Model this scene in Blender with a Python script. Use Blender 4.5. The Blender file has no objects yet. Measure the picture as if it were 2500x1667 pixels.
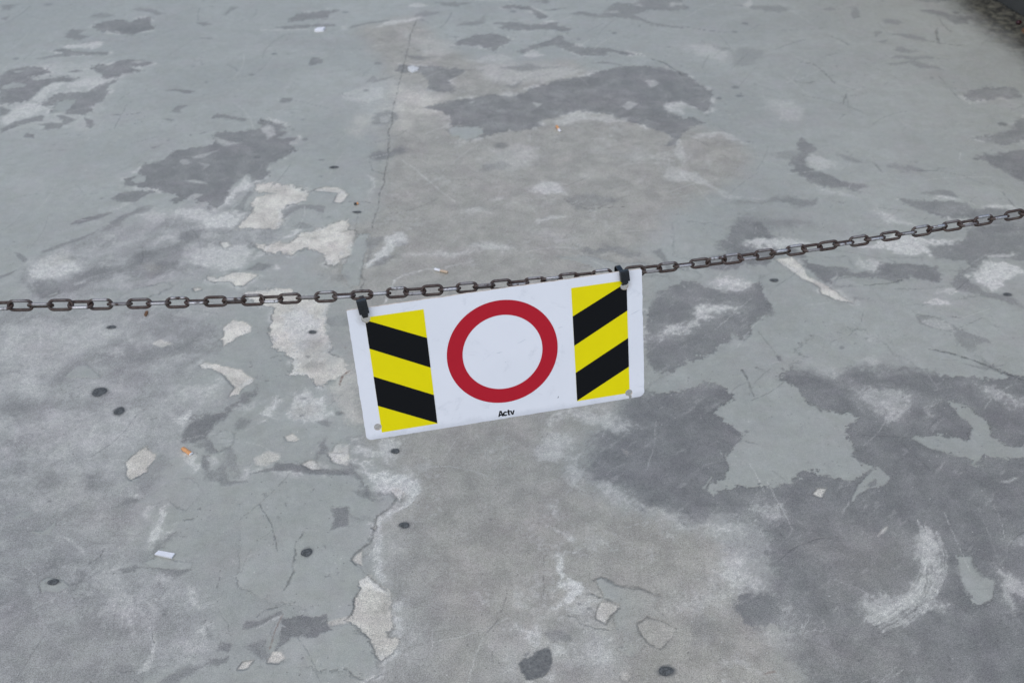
import bpy, bmesh, math
import numpy as np
from mathutils import Vector, Matrix

scene = bpy.context.scene
coll = scene.collection

# ------------------------------------------------------------------ camera, sky, sun, exposure
CAM_H = 1.60
PITCH = math.radians(38.0)
LENS = 35.0
FPX = 2500 / 36 * LENS                       # focal length in photo pixels (2500 wide)

cam_data = bpy.data.cameras.new("camera")
cam_data.lens = LENS
cam_data.sensor_width = 36.0
cam_data.clip_start = 0.05
cam_data.clip_end = 400.0
cam_data.dof.use_dof = True
cam_data.dof.focus_distance = 1.70
cam_data.dof.aperture_fstop = 6.3
camera = bpy.data.objects.new("camera", cam_data)
coll.objects.link(camera)
camera.location = (0, 0, CAM_H)
camera.rotation_euler = (math.radians(90) - PITCH, 0, 0)
scene.camera = camera

SUN_EL, SUN_ROT = math.radians(62), math.radians(205)
world = bpy.data.worlds.new("World")
scene.world = world
world.use_nodes = True
wn = world.node_tree.nodes
wl = world.node_tree.links
wn.clear()
w_out = wn.new("ShaderNodeOutputWorld")
w_bg = wn.new("ShaderNodeBackground")
w_sky = wn.new("ShaderNodeTexSky")
w_sky.sky_type = 'NISHITA'
w_sky.sun_disc = False
w_sky.sun_elevation = SUN_EL
w_sky.sun_rotation = SUN_ROT
w_sky.air_density = 1.0
w_sky.dust_density = 1.0
w_sky.ozone_density = 2.0
w_bg.inputs["Strength"].default_value = 0.12
wl.new(w_sky.outputs[0], w_bg.inputs[0])
wl.new(w_bg.outputs[0], w_out.inputs[0])

sun_data = bpy.data.lights.new("sun", 'SUN')
sun_data.energy = 1.4
sun_data.angle = math.radians(100)
sun_data.color = (1.0, 0.975, 0.95)
sun = bpy.data.objects.new("sun", sun_data)
coll.objects.link(sun)
# overcast: a broad soft sun behind and above the camera, same direction as the sky's
sd = Vector((math.sin(SUN_ROT) * math.cos(SUN_EL), math.cos(SUN_ROT) * math.cos(SUN_EL), math.sin(SUN_EL)))
sun.rotation_euler = sd.to_track_quat('Z', 'Y').to_euler()

scene.view_settings.view_transform = 'Standard'
scene.view_settings.look = 'None'
scene.view_settings.gamma = 1.0
scene.view_settings.use_curve_mapping = False
scene.view_settings.exposure = 0.25
scene.render.engine = 'CYCLES'

# ------------------------------------------------------------------ helpers
def ground_xy(px, py):
    """Photo pixel -> point on the ground plane (numpy arrays or numbers)."""
    a = (np.asarray(px, float) - 1250) / FPX
    b = (np.asarray(py, float) - 833.5) / FPX
    dy = math.cos(PITCH) - b * math.sin(PITCH)
    dz = -math.sin(PITCH) - b * math.cos(PITCH)
    s = CAM_H / -dz
    return a * s, dy * s

RIGHT = Vector((1, 0, 0))
DOWN = Vector((0, -math.sin(PITCH), -math.cos(PITCH)))
FWD = Vector((0, math.cos(PITCH), -math.sin(PITCH)))
EYE = Vector((0, 0, CAM_H))

def at_depth(px, py, z):
    a, b = (px - 1250) / FPX, (py - 833.5) / FPX
    return EYE + RIGHT * (a * z) + DOWN * (b * z) + FWD * z

def new_obj(name, mesh, mat=None, parent=None):
    o = bpy.data.objects.new(name, mesh)
    coll.objects.link(o)
    if mat is not None and not mesh.materials:
        mesh.materials.append(mat)
    if parent is not None:
        o.parent = parent
    return o

def empty(name, loc=(0, 0, 0)):
    o = bpy.data.objects.new(name, None)
    coll.objects.link(o)
    o.location = loc
    o.empty_display_size = 0.05
    return o

def tag(o, label, cat, group=None):
    o["label"] = label
    o["category"] = cat
    if group:
        o["group"] = group
    return o

def bm_mesh(bm, name, smooth=False):
    me = bpy.data.meshes.new(name)
    bmesh.ops.recalc_face_normals(bm, faces=bm.faces)
    bm.to_mesh(me)
    bm.free()
    if smooth:
        for p in me.polygons:
            p.use_smooth = True
    return me

class NT:
    """small node-tree writer"""
    def __init__(self, name):
        self.mat = bpy.data.materials.new(name)
        self.mat.use_nodes = True
        self.t = self.mat.node_tree
        self.t.nodes.clear()
        self.out = self.t.nodes.new("ShaderNodeOutputMaterial")
        self.b = self.t.nodes.new("ShaderNodeBsdfPrincipled")
        self.t.links.new(self.b.outputs[0], self.out.inputs[0])
    def n(self, typ, **kw):
        nd = self.t.nodes.new(typ)
        for k, v in kw.items():
            setattr(nd, k, v)
        return nd
    def put(self, sock, v):
        if isinstance(v, bpy.types.NodeSocket):
            self.t.links.new(v, sock)
        elif v is not None:
            sock.default_value = v
    def coord(self):
        return self.n("ShaderNodeTexCoord").outputs["Object"]
    def noise(self, vec, scale, detail=4, rough=0.55, dist=0.0):
        nd = self.n("ShaderNodeTexNoise")
        self.put(nd.inputs["Vector"], vec)
        nd.inputs["Scale"].default_value = scale
        nd.inputs["Detail"].default_value = detail
        nd.inputs["Roughness"].default_value = rough
        nd.inputs["Distortion"].default_value = dist
        return nd.outputs["Fac"]
    def math(self, op, a, b=None, c=None, clamp=False):
        nd = self.n("ShaderNodeMath", operation=op, use_clamp=clamp)
        for i, v in enumerate((a, b, c)):
            self.put(nd.inputs[i], v)
        return nd.outputs[0]
    def ramp(self, v, lo, hi, a=0.0, b=1.0):
        nd = self.n("ShaderNodeMapRange", interpolation_type='SMOOTHSTEP')
        self.put(nd.inputs["Value"], v)
        for k, x in (("From Min", lo), ("From Max", hi), ("To Min", a), ("To Max", b)):
            nd.inputs[k].default_value = x
        return nd.outputs[0]
    def mix(self, fac, a, b, blend='MIX'):
        nd = self.n("ShaderNodeMix", data_type='RGBA', blend_type=blend)
        self.put(nd.inputs["Factor"], fac)
        for s, v in ((nd.inputs[6], a), (nd.inputs[7], b)):
            if isinstance(v, (tuple, list)):
                s.default_value = (*v[:3], 1)
            else:
                self.put(s, v)
        return nd.outputs[2]
    def attr(self, name):
        nd = self.n("ShaderNodeAttribute")
        nd.attribute_name = name
        return nd.outputs["Fac"]
    def bump(self, h, dist, strength=1.0, normal=None):
        nd = self.n("ShaderNodeBump")
        self.put(nd.inputs["Height"], h)
        nd.inputs["Distance"].default_value = dist
        nd.inputs["Strength"].default_value = strength
        if normal is not None:
            self.put(nd.inputs["Normal"], normal)
        return nd.outputs[0]
    def set(self, color=None, rough=None, metal=None, normal=None, spec=None):
        b = self.b.inputs
        if color is not None:
            if isinstance(color, (tuple, list)):
                b["Base Color"].default_value = (*color[:3], 1)
            else:
                self.put(b["Base Color"], color)
        self.put(b["Roughness"], rough)
        self.put(b["Metallic"], metal)
        self.put(b["Normal"], normal)
        self.put(b["Specular IOR Level"], spec)
        return self.mat

# ------------------------------------------------------------------ numpy noise
def perlin(x, y, seed):
    rng = np.random.RandomState(seed)
    perm = rng.permutation(256).astype(np.int32)
    ang = rng.rand(256) * 2 * np.pi
    gx, gy = np.cos(ang).astype(np.float32), np.sin(ang).astype(np.float32)
    xi, yi = np.floor(x).astype(np.int32), np.floor(y).astype(np.int32)
    xf, yf = (x - xi).astype(np.float32), (y - yi).astype(np.float32)
    u = xf * xf * xf * (xf * (xf * 6 - 15) + 10)
    v = yf * yf * yf * (yf * (yf * 6 - 15) + 10)
    def g(ix, iy, dx, dy):
        h = perm[(perm[ix & 255] + iy) & 255]
        return gx[h] * dx + gy[h] * dy
    a = g(xi, yi, xf, yf)
    b = g(xi + 1, yi, xf - 1, yf)
    c = g(xi, yi + 1, xf, yf - 1)
    d = g(xi + 1, yi + 1, xf - 1, yf - 1)
    return (a + u * (b - a)) + v * ((c + u * (d - c)) - (a + u * (b - a)))

def fbm(x, y, scale, octaves, seed, gain=0.55):
    s = np.zeros(len(x), np.float32)
    amp, fr, tot = 1.0, scale, 0.0
    for i in range(octaves):
        s += amp * perlin(x * fr, y * fr, seed + i)
        tot += amp
        amp *= gain
        fr *= 2.03
    return s / tot

def sstep(a, b, x):
    t = np.clip((x - a) / (b - a), 0, 1)
    return t * t * (3 - 2 * t)

def sdf_poly(P, x, y):
    """signed distance, negative inside"""
    d = np.full(len(x), 1e9, np.float32)
    inside = np.zeros(len(x), bool)
    n = len(P)
    for i in range(n):
        ax, ay = P[i]
        bx, by = P[(i + 1) % n]
        ex, ey = bx - ax, by - ay
        px, py = x - ax, y - ay
        t = np.clip((px * ex + py * ey) / (ex * ex + ey * ey + 1e-12), 0, 1)
        d = np.minimum(d, (px - ex * t) ** 2 + (py - ey * t) ** 2)
        if ay != by:
            c = ((ay > y) != (by > y)) & (x < (bx - ax) * (y - ay) / (by - ay) + ax)
            inside ^= c
    d = np.sqrt(d)
    return np.where(inside, -d, d)

def dist_line(P, x, y):
    d = np.full(len(x), 1e9, np.float32)
    for (ax, ay), (bx, by) in zip(P[:-1], P[1:]):
        ex, ey = bx - ax, by - ay
        px, py = x - ax, y - ay
        t = np.clip((px * ex + py * ey) / (ex * ex + ey * ey + 1e-12), 0, 1)
        d = np.minimum(d, (px - ex * t) ** 2 + (py - ey * t) ** 2)
    return np.sqrt(d)

# ------------------------------------------------------------------ the worn floor: outlines read off the photograph
# Each line: layer  strength  edge-softness(cm)  outline in tile pixels.  Layers: G grey-green floor paint,
# D dark worn coat, C pale peeled plaster, B bluish worn concrete, T tan bare concrete, W whitish scuff,
# N brown-black grime; K dark crack line, k pale scratch line (third value = width in mm), r rusty line.
TILE_S = 2352 / 834
TILES = {"S": (0, 0, 1.0), "A": (0, 0, TILE_S), "B": (833, 0, TILE_S), "C": (1666, 0, TILE_S),
         "P": (0, 556, TILE_S), "E": (833, 556, TILE_S), "F": (1666, 556, TILE_S),
         "Q": (0, 1111, TILE_S), "H": (833, 1111, TILE_S), "I": (1666, 1111, TILE_S)}
SHAPES = []
SHAPES.append(("S", """
T .8 6 870,70 1010,40 1100,120 1200,160 1400,150 1560,260 1660,300 1760,330 1850,380 1800,440 1640,520 1560,600 1600,640 1560,700 1560,900 1500,1000 1420,1080 1390,1150 1500,1230 1640,1270 1760,1320 1850,1500 1920,1667 2000,1760 900,1760 920,1600 940,1400 920,1300 980,1180 960,1120 880,1080 860,900 800,700 780,560 900,540 920,480 950,300 960,200
B .9 5 -100,765 250,755 520,745 535,850 490,880 460,950 550,1000 470,1030 430,1090 440,1111 300,1115 320,1180 390,1200 335,1245 370,1340 330,1390 460,1390 525,1430 490,1520 540,1570 500,1620 370,1640 320,1667 300,1760 -100,1760
B .9 4 60,640 150,600 240,560 330,556 420,520 540,470 700,520 680,590 620,600 510,670 430,690 280,720 200,735 70,735 50,680
W .3 12 0,790 200,770 330,800 260,850 120,900 180,960 0,960
W .25 12 0,1040 130,1000 380,990 440,1050 300,1090 120,1120
W .25 14 20,1200 200,1150 290,1220 120,1330 30,1330
T .35 12 0,1560 200,1530 330,1560 300,1667 0,1700
D .30 22 -100,1480 120,1440 330,1500 380,1580 340,1700 -100,1720
D .22 16 0,1240 120,1210 220,1290 160,1420 0,1430
D .20 20 500,1300 760,1240 860,1400 820,1620 560,1640 480,1480
D .25 16 950,1420 1080,1380 1120,1520 1040,1660 940,1640
T .5 14 1020,1080 1250,1060 1380,1120 1420,1300 1300,1500 1100,1560 980,1360 1000,1200
T .3 10 110,1160 300,1230 380,1300 300,1330 150,1260
"""))
SHAPES.append(("F", """
D .95 5 -560,1400 -300,1150 -200,1130 800,1000 2700,900 2700,3200 900,3200 820,3050 700,2870 680,2800 560,2760 440,2740 360,2650 370,2580 480,2480 600,2400 560,2150 450,2050 300,2000 150,2010 0,1980 -250,1950 -400,1850 -640,1700
"""))
SHAPES.append(("H", """
G 1 .4 -700,60 -300,40 0,120 70,130 150,190 80,240 330,260 385,290 380,320 300,370 240,430 245,470 210,560 200,610 110,660 70,720 110,760 180,820 110,840 140,910 100,990 80,1100 20,1140 -100,1140 -700,900
G 1 .4 -400,1160 60,1150 100,1220 200,1290 230,1370 260,1420 250,1500 190,1550 80,1500 60,1460 -100,1470 -400,1400
"""))
SHAPES.append(("A", """
W .35 8 0,470 300,430 700,420 1000,440 760,640 600,900 250,890 0,930
D 1 .5 0,520 60,480 170,455 280,465 365,505 300,515 190,530 270,545 420,525 560,535 480,560 390,560 300,600 240,650 180,700 90,715 0,720
G 1 .5 10,600 90,570 190,580 170,600 60,620 10,618
W .7 .6 80,490 160,492 110,503
D .9 .5 450,500 520,482 585,488 520,500
D 1 .5 610,470 680,445 760,450 830,415 960,405 1050,425 1055,445 990,455 900,460 1000,485 900,500 830,515 800,550 700,545 690,500
W .8 .8 900,430 960,415 1000,428 950,437
D .95 .5 270,720 330,690 400,645 500,630 600,640 700,580 790,550 805,560 740,600 755,640 720,680 650,720 640,760 570,800 500,790 460,780 350,775 400,700 520,685 430,700 330,740
G 1 .5 355,780 400,705 450,685 525,690 490,740 440,780
D .95 .5 0,890 90,840 200,810 300,790 290,830 130,865 10,920
D .9 .8 0,730 80,760 40,790 0,800
D .9 .5 250,855 320,845 440,850 380,800 430,795 530,830 440,865 420,885 290,900 320,870
D .9 .5 580,810 640,830 655,855 625,885 600,870
W .8 3 90,740 200,710 340,750 260,775 150,800 60,850 0,870 0,830
W .7 2 200,690 300,600 400,560 450,570 420,610 330,650 290,700
W .6 1.5 460,560 620,540 790,545 720,580 600,600 480,600
D 1 .5 640,185 700,150 830,140 900,160 960,130 1040,120 1050,205 960,215 910,245 800,232 700,215
W .7 .6 950,222 1010,212 1070,208 1050,218 980,228
D .6 1 630,110 690,93 790,108 730,130 650,128
D .65 1 900,65 960,50 1050,70 1130,95 1080,110 1020,85
D .8 .8 430,265 500,205 580,208 540,235 630,245 560,275
D .9 .6 375,350 430,335 500,350 600,358 760,362 740,380 560,385 430,395 440,370
D .7 .8 240,405 370,380 440,370 430,390 280,408
W .9 1.5 420,320 500,300 690,285 720,310 640,335 520,330 440,340
W 1 .6 370,360 430,360 420,375 380,375
D .85 .6 1980,125 2080,95 2250,75 2350,75 2250,105 2260,130 2180,130 2000,150
D .8 .6 1880,190 2050,175 2300,165 2320,180 2000,205
W .8 .6 1790,205 1900,208 2120,196 2110,208 1920,215 1790,215
D .9 .5 2125,465 2140,400 2200,395 2225,430 2150,455
D .8 .6 1930,690 1950,672 2025,675 2000,705 1935,712
D .7 .8 1345,155 1410,155 1460,170 1400,185
D .6 .8 1370,260 1460,258 1465,270 1390,270
D .6 .8 1540,100 1590,50 1655,50 1600,75 1560,108
D .9 .5 155,945 180,915 230,925 240,955
D .7 .7 1170,775 1220,730 1310,725 1240,755 1255,780
D .8 .7 1120,820 1160,815 1205,825 1180,835
D .8 .6 1140,622 1220,610 1350,630 1310,645 1220,630
D .5 2 0,30 120,40 60,70 0,75
D .7 1 0,130 70,110 40,140
K .6 5 760,790 880,795 970,775
K .5 5 1400,655 1480,660
K .5 5 1530,662 1640,662
K .5 4 820,690 860,655 900,640
K .5 4 1045,672 1058,635
K .5 4 920,855 985,835
D .7 .6 1360,925 1400,908 1440,905 1390,922
D 1 .5 950,1185 1000,1130 1120,1100 1220,1040 1330,1015 1480,985 1460,930 1500,905 1600,915 1720,900 1800,880 1760,845 1800,825 1960,845 1980,880 1920,890 1975,905 1900,950 2060,950 2000,980 2050,1040 1950,1080 1860,1130 1840,1160 1870,1195 1810,1240 1740,1260 1730,1200 1640,1240 1560,1320 1560,1390 1500,1430 1420,1410 1380,1380 1280,1370 1210,1400 1160,1380 1240,1350 1100,1310 970,1295 860,1275 870,1230 960,1210
G .9 .5 905,1240 960,1200 1010,1210 1000,1255 930,1265
W .6 .6 1320,1080 1400,1060 1510,1035 1400,1085 1330,1092
W .5 .6 1360,1115 1450,1135 1390,1175 1410,1140
W .5 .6 1230,1110 1280,1095 1320,1125 1260,1135
W .7 .8 1475,945 1560,970 1660,985 1550,1005 1500,985
W .85 1 1790,890 1840,855 1890,880 1895,930 1840,960 1830,920
W .7 .8 1270,1245 1340,1238 1430,1265 1350,1262
W .8 .8 1280,1365 1340,1335 1400,1340 1340,1375
G .6 3 1640,1240 1730,1200 1740,1290 1660,1330
D .9 .6 1450,815 1490,780 1600,800 1700,815 1690,835 1560,815
K .7 6 1700,820 1800,835 1960,855
D .9 .5 770,1355 860,1320 970,1315 1080,1320 1000,1355 930,1395 800,1390
D .9 .6 480,1550 530,1515 650,1480 760,1455 780,1465 660,1510 560,1540
D .6 2 680,1568 800,1510 960,1440 1070,1430 900,1500 800,1568
D .8 .6 1035,1020 1070,1005 1105,1008 1060,1028
D .7 .6 1145,975 1160,958 1170,972
K .5 5 900,990 1000,965 1080,945
C .9 .5 1640,1400 1740,1350 1760,1270 1870,1262 2060,1280 2130,1320 2100,1385 1990,1410 1950,1450 1960,1520 1900,1580 1620,1580 1700,1500 1760,1430
C .85 .5 2150,1310 2240,1285 2352,1300 2400,1340 2352,1400 2300,1390 2330,1330
G .9 .6 1610,1410 1690,1370 1740,1320 1900,1330 1760,1360 1690,1440 1740,1470 1640,1500 1580,1450
D .6 .6 1600,1440 1650,1400 1680,1350 1720,1315 1750,1325 1700,1370 1680,1440 1720,1470 1640,1480
W .9 1.5 1560,1340 1640,1260 1700,1210 1740,1290 1640,1340 1580,1400
W .7 3 1160,1440 1400,1420 1600,1470 1500,1510 1400,1500 1440,1550 1250,1500
W .8 2 1380,1500 1600,1440 1700,1480 1620,1560 1400,1580
W .5 3 660,1440 880,1395 920,1420 760,1440
W .5 4 900,1500 1050,1440 1200,1450 1150,1520 1000,1540
D .7 .6 1950,1450 2040,1410 2240,1415 2230,1470 2150,1440 2050,1440 1960,1500
D .6 .8 2010,1560 2080,1530 2160,1560 2100,1580
"""))
SHAPES.append(("B", """
W .35 10 180,560 420,530 760,640 700,700 500,720 420,840 220,860 60,700
C .45 8 400,600 700,680 760,800 500,830 400,900 350,760
C .35 8 40,830 120,780 220,800 230,880 120,940 60,920
W .35 6 420,200 760,300 820,360 640,400 460,330
D .9 .7 370,490 400,445 540,460 620,455 860,480 830,510 740,560 780,600 770,635 600,620 600,560 540,500 430,505
D .6 .8 170,570 220,520 250,550 400,510 330,545 230,570
D 1 .6 560,745 760,690 900,680 1060,645 1180,665 1380,590 1480,550 1700,520 1800,490 1900,460 2050,455 2200,460 2290,490 2352,490 2450,560 2540,620 2557,680 2550,755 2490,765 2420,730 2352,700 2220,740 2352,820 2410,800 2500,850 2400,880 2352,930 2300,1000 2220,1005 2290,950 2200,900 2050,860 1920,820 1800,780 1650,760 1540,790 1380,830 1380,870 1250,895 1130,910 960,950 870,965 970,930 960,890 840,865 760,860 740,800 660,760
G 1 .5 740,890 780,865 880,870 960,885 970,920 930,945 850,960 760,930
W .8 .8 1310,705 1390,715 1350,740
W .8 .8 2090,560 2150,550 2190,575 2140,605
W .8 .8 1930,735 1980,700 2045,715 1980,760
W .6 1.5 2220,740 2290,690 2352,690 2400,720 2352,790 2250,780
W .7 .6 870,705 920,695 900,718
D .95 .6 780,310 820,270 930,240 1040,235 1190,275 1130,310 1060,355 980,330 960,318
K .6 9 720,245 820,262
D .9 .8 1040,160 1180,150 1300,170 1500,155 1480,175 1600,205 1530,220 1440,205 1180,210 1080,205 1120,180
D .95 .6 1110,45 1200,35 1300,50 1390,90 1430,120 1370,135 1340,120 1320,80 1220,60 1130,65
D .85 .6 1390,70 1500,60 1560,55 1450,78
D .9 .7 1200,355 1320,310 1440,280 1480,245 1525,245 1530,275 1640,320 1850,340 2000,365 2080,385 1950,380 1840,360 1830,390 1650,385 1540,340 1470,310 1380,330 1260,365
D .7 .8 1700,440 1800,425 1900,440 1960,460 1850,440
K .8 12 2130,405 2230,435 2310,490 2352,520
D .6 1 500,105 580,75 700,85 640,105 540,120 620,170 500,130
D .7 .8 70,180 180,155 340,135 330,145 150,175 60,200
D .7 1 660,20 780,15 900,25 780,48 690,40
D .5 2 780,185 850,145 960,135 1000,105 970,165 900,180
D .6 1.5 1300,10 1450,5 1400,20
D .75 1 1550,95 1650,80 1800,100 1840,50 1900,20 2000,30 2100,-10 2352,-10 2352,70 2150,75 2020,100 2100,150 2352,190 2352,200 2150,175 1990,130 1800,125 1650,110
W .7 1 1790,90 1900,75 1920,92
W .7 1 2010,35 2060,30 2080,50
W .6 1.5 2220,25 2352,15 2352,40 2240,45
W .9 1 450,45 520,20 610,40 520,52
W .8 2.5 200,200 300,150 440,130 530,115 550,135 480,150 380,165 280,190
W .7 1 0,180 40,180 30,210 0,210
W .6 2 900,0 1180,-8 1180,4 960,12
W .7 2 1260,365 1340,355 1400,380 1300,400
W .45 4 880,400 1000,370 1200,390 1180,430 1000,440
W .6 3 1080,640 1180,610 1220,640 1150,670
W .5 5 900,460 1200,430 1500,440 1700,500 1400,560 1180,600 1000,560
D .5 2 1090,460 1210,445 1300,440 1550,465 1380,480 1200,495
D .5 1.5 1100,605 1220,575 1290,560 1190,610
W .6 3 1400,850 1600,760 1700,790 2000,800 1960,830 1700,840 1500,860
W .7 2.5 1300,1290 1420,1235 1540,1270 1560,1340 1400,1360 1320,1320
W .5 3 2220,1220 2290,1150 2352,1150 2440,1180 2352,1260 2270,1255
W .45 3 850,1460 960,1420 1030,1440 900,1480
W .55 2.5 1340,1540 1420,1480 1560,1480 1450,1530 1370,1560
W .35 6 1020,1010 1300,1000 1400,1080 1180,1200 960,1180
W .35 5 1880,1060 2060,1000 2120,1080 2000,1130
W .35 5 1640,1200 1760,1180 1760,1230 1660,1240
W .35 5 1700,1020 1860,990 1830,1060 1720,1060
D .4 2 960,1140 1080,1110 1160,1150 1100,1190 960,1180
D .5 1.5 230,840 260,780 340,765 380,800 350,850 260,865
W .5 1.5 260,840 290,790 340,800 320,850
D .65 2 170,1080 220,1040 330,1050 450,1000 430,1040 330,1080 240,1110
K .5 6 200,1120 215,1170 290,1195
W .5 1 20,690 10,640 120,610 280,600 300,680 180,710
K .4 5 10,640 60,690 180,708
K .5 5 0,1390 120,1392 210,1395
W .6 1.2 200,1200 245,1205 225,1300 200,1395
D .45 2 450,360 570,390 620,400 560,430 470,410
K .6 5 470,330 550,355
K .7 6 520,140 480,240 440,420 405,560 370,700 355,760 350,860 330,900 325,1060 305,1180 300,1260 265,1330 255,1420 220,1530 215,1568
K .7 5 1540,1370 1600,1410 1700,1435 1830,1430 1960,1420
k .7 7 420,1100 520,1175 620,1260 720,1345 780,1390
K .4 4 680,1255 760,1240 900,1238
D .4 2 1540,1360 1700,1350 1900,1370 1880,1420 1620,1420
"""))
SHAPES.append(("C", """
D .65 1 360,40 560,40 720,45 760,65 680,85 560,70 470,60
W .9 1 415,40 470,0 480,30 450,62
D .6 1.5 0,45 60,40 50,70 0,72
D .6 1 960,65 1020,48 1070,65 1020,82
D .65 .8 1160,60 1200,50 1225,120 1180,135 1165,110
D .5 1 1110,50 1190,45 1180,58
D .6 1 1380,130 1440,130 1535,160 1480,175 1400,165
D .6 1.5 1640,70 1760,70 1850,100 1920,110 1990,120 1960,170 1860,170 1800,120 1690,90
D .5 2 1560,-5 1860,-5 1800,15 1620,12
D .7 1 1430,235 1540,230 1660,255 1690,285 1600,275 1500,250
K .5 14 1690,285 1780,300 1930,318
K .6 14 1750,195 1755,250 1770,300
D .7 .8 1320,215 1380,220 1330,260
D .6 .8 1330,290 1420,270 1400,300
D .65 .8 1450,345 1500,320 1560,345 1640,355 1520,370
D .65 .8 1430,400 1500,380 1600,390 1680,380 1760,405 1640,405 1600,420 1520,405
D .65 .8 1410,440 1520,430 1620,420 1700,450 1760,455 1800,485 1740,470 1640,470 1570,440 1440,450
K .5 10 1760,405 1880,410
K .6 9 820,430 900,440 950,480 1010,530 1050,575
K .6 9 1130,650 1110,715
K .5 8 1110,790 1070,830
K .5 8 770,555 830,575 910,560
K .5 9 1020,250 1100,280 1150,310
K .5 8 980,385 1070,368
K .6 9 0,185 150,205 340,235
K .4 8 1130,630 1200,605 1260,598
K .35 8 680,210 860,205 960,195
D .4 2 190,310 300,315 340,335 300,355 220,335
D .35 3 400,320 540,350 580,370 440,460 340,440
W .4 5 0,320 200,300 320,360 300,440 100,380
D .85 .8 1930,655 2000,620 2060,620 2090,600 2170,610 2280,590 2340,670 2240,690 2200,660 2120,690 1990,695
D .85 1 1990,950 2130,930 2250,880 2352,810 2500,800 2500,960 2352,980 2230,1000
D .75 1.5 2060,1080 2200,1050 2352,1030 2500,1040 2500,1300 2352,1260 2220,1200 2080,1120
D .7 1.2 800,1030 800,970 840,950 880,990 950,1045 900,1060 850,1100 880,1160 980,1200 1130,1250 1290,1300 1150,1310 950,1280 830,1230 750,1180 760,1100
D .4 2 610,1060 790,1035 760,1100 680,1100
D .45 2 1060,1060 1180,1070 1250,1120 1130,1110
W .5 2 870,1080 960,1070 1100,1150 960,1180 880,1140
K .5 8 1270,1105 1330,1130 1375,1185
D .85 .8 1480,1365 1620,1380 1740,1380 1950,1400 2040,1460 2000,1490 1900,1500 1780,1500 1620,1440 1530,1400
D .7 1 1640,1330 1760,1300 1850,1310 1900,1360 1790,1345
D .85 1 2000,1440 2180,1440 2400,1440 2400,1600 2050,1600 1960,1520
D .5 2 1450,1165 1560,1140 1680,1165 1560,1190
D .5 1.5 1700,1135 1800,1165 1760,1170
D .55 2 270,1370 600,1390 740,1350 900,1360 920,1400 800,1420 500,1400
D .5 4 330,1520 500,1500 760,1500 900,1568 340,1568
W .6 3 -40,960 60,1050 0,1130 -60,1060
W .55 2 0,1170 120,1180 200,1270 250,1330 400,1350 600,1360 560,1370 240,1345 150,1260 0,1230
W .4 5 600,700 760,680 860,740 800,830 640,830
T .6 4 130,1080 300,960 420,1000 330,1110 180,1130
W .5 2 20,940 180,900 340,910 460,990 380,980 240,940 100,960
W .8 .8 1730,1350 1800,1345 1950,1385 1830,1375
W .8 .8 2100,1415 2260,1410 2290,1425 2150,1430
W .5 3 1330,1420 1500,1500 1640,1560 1400,1568
W .45 3 830,1230 1000,1300 1200,1350 1000,1350
K .5 9 2200,1320 2290,1420 2352,1470
K .4 7 150,850 250,870 300,910
N .8 16 1780,-60 1900,40 1990,130 2080,200 2170,270 2340,390 2520,520 3300,1000 3300,-200
N .97 7 1900,-60 2010,60 2110,140 2220,210 2370,330 2560,460 3300,880 3300,-200
"""))
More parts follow.
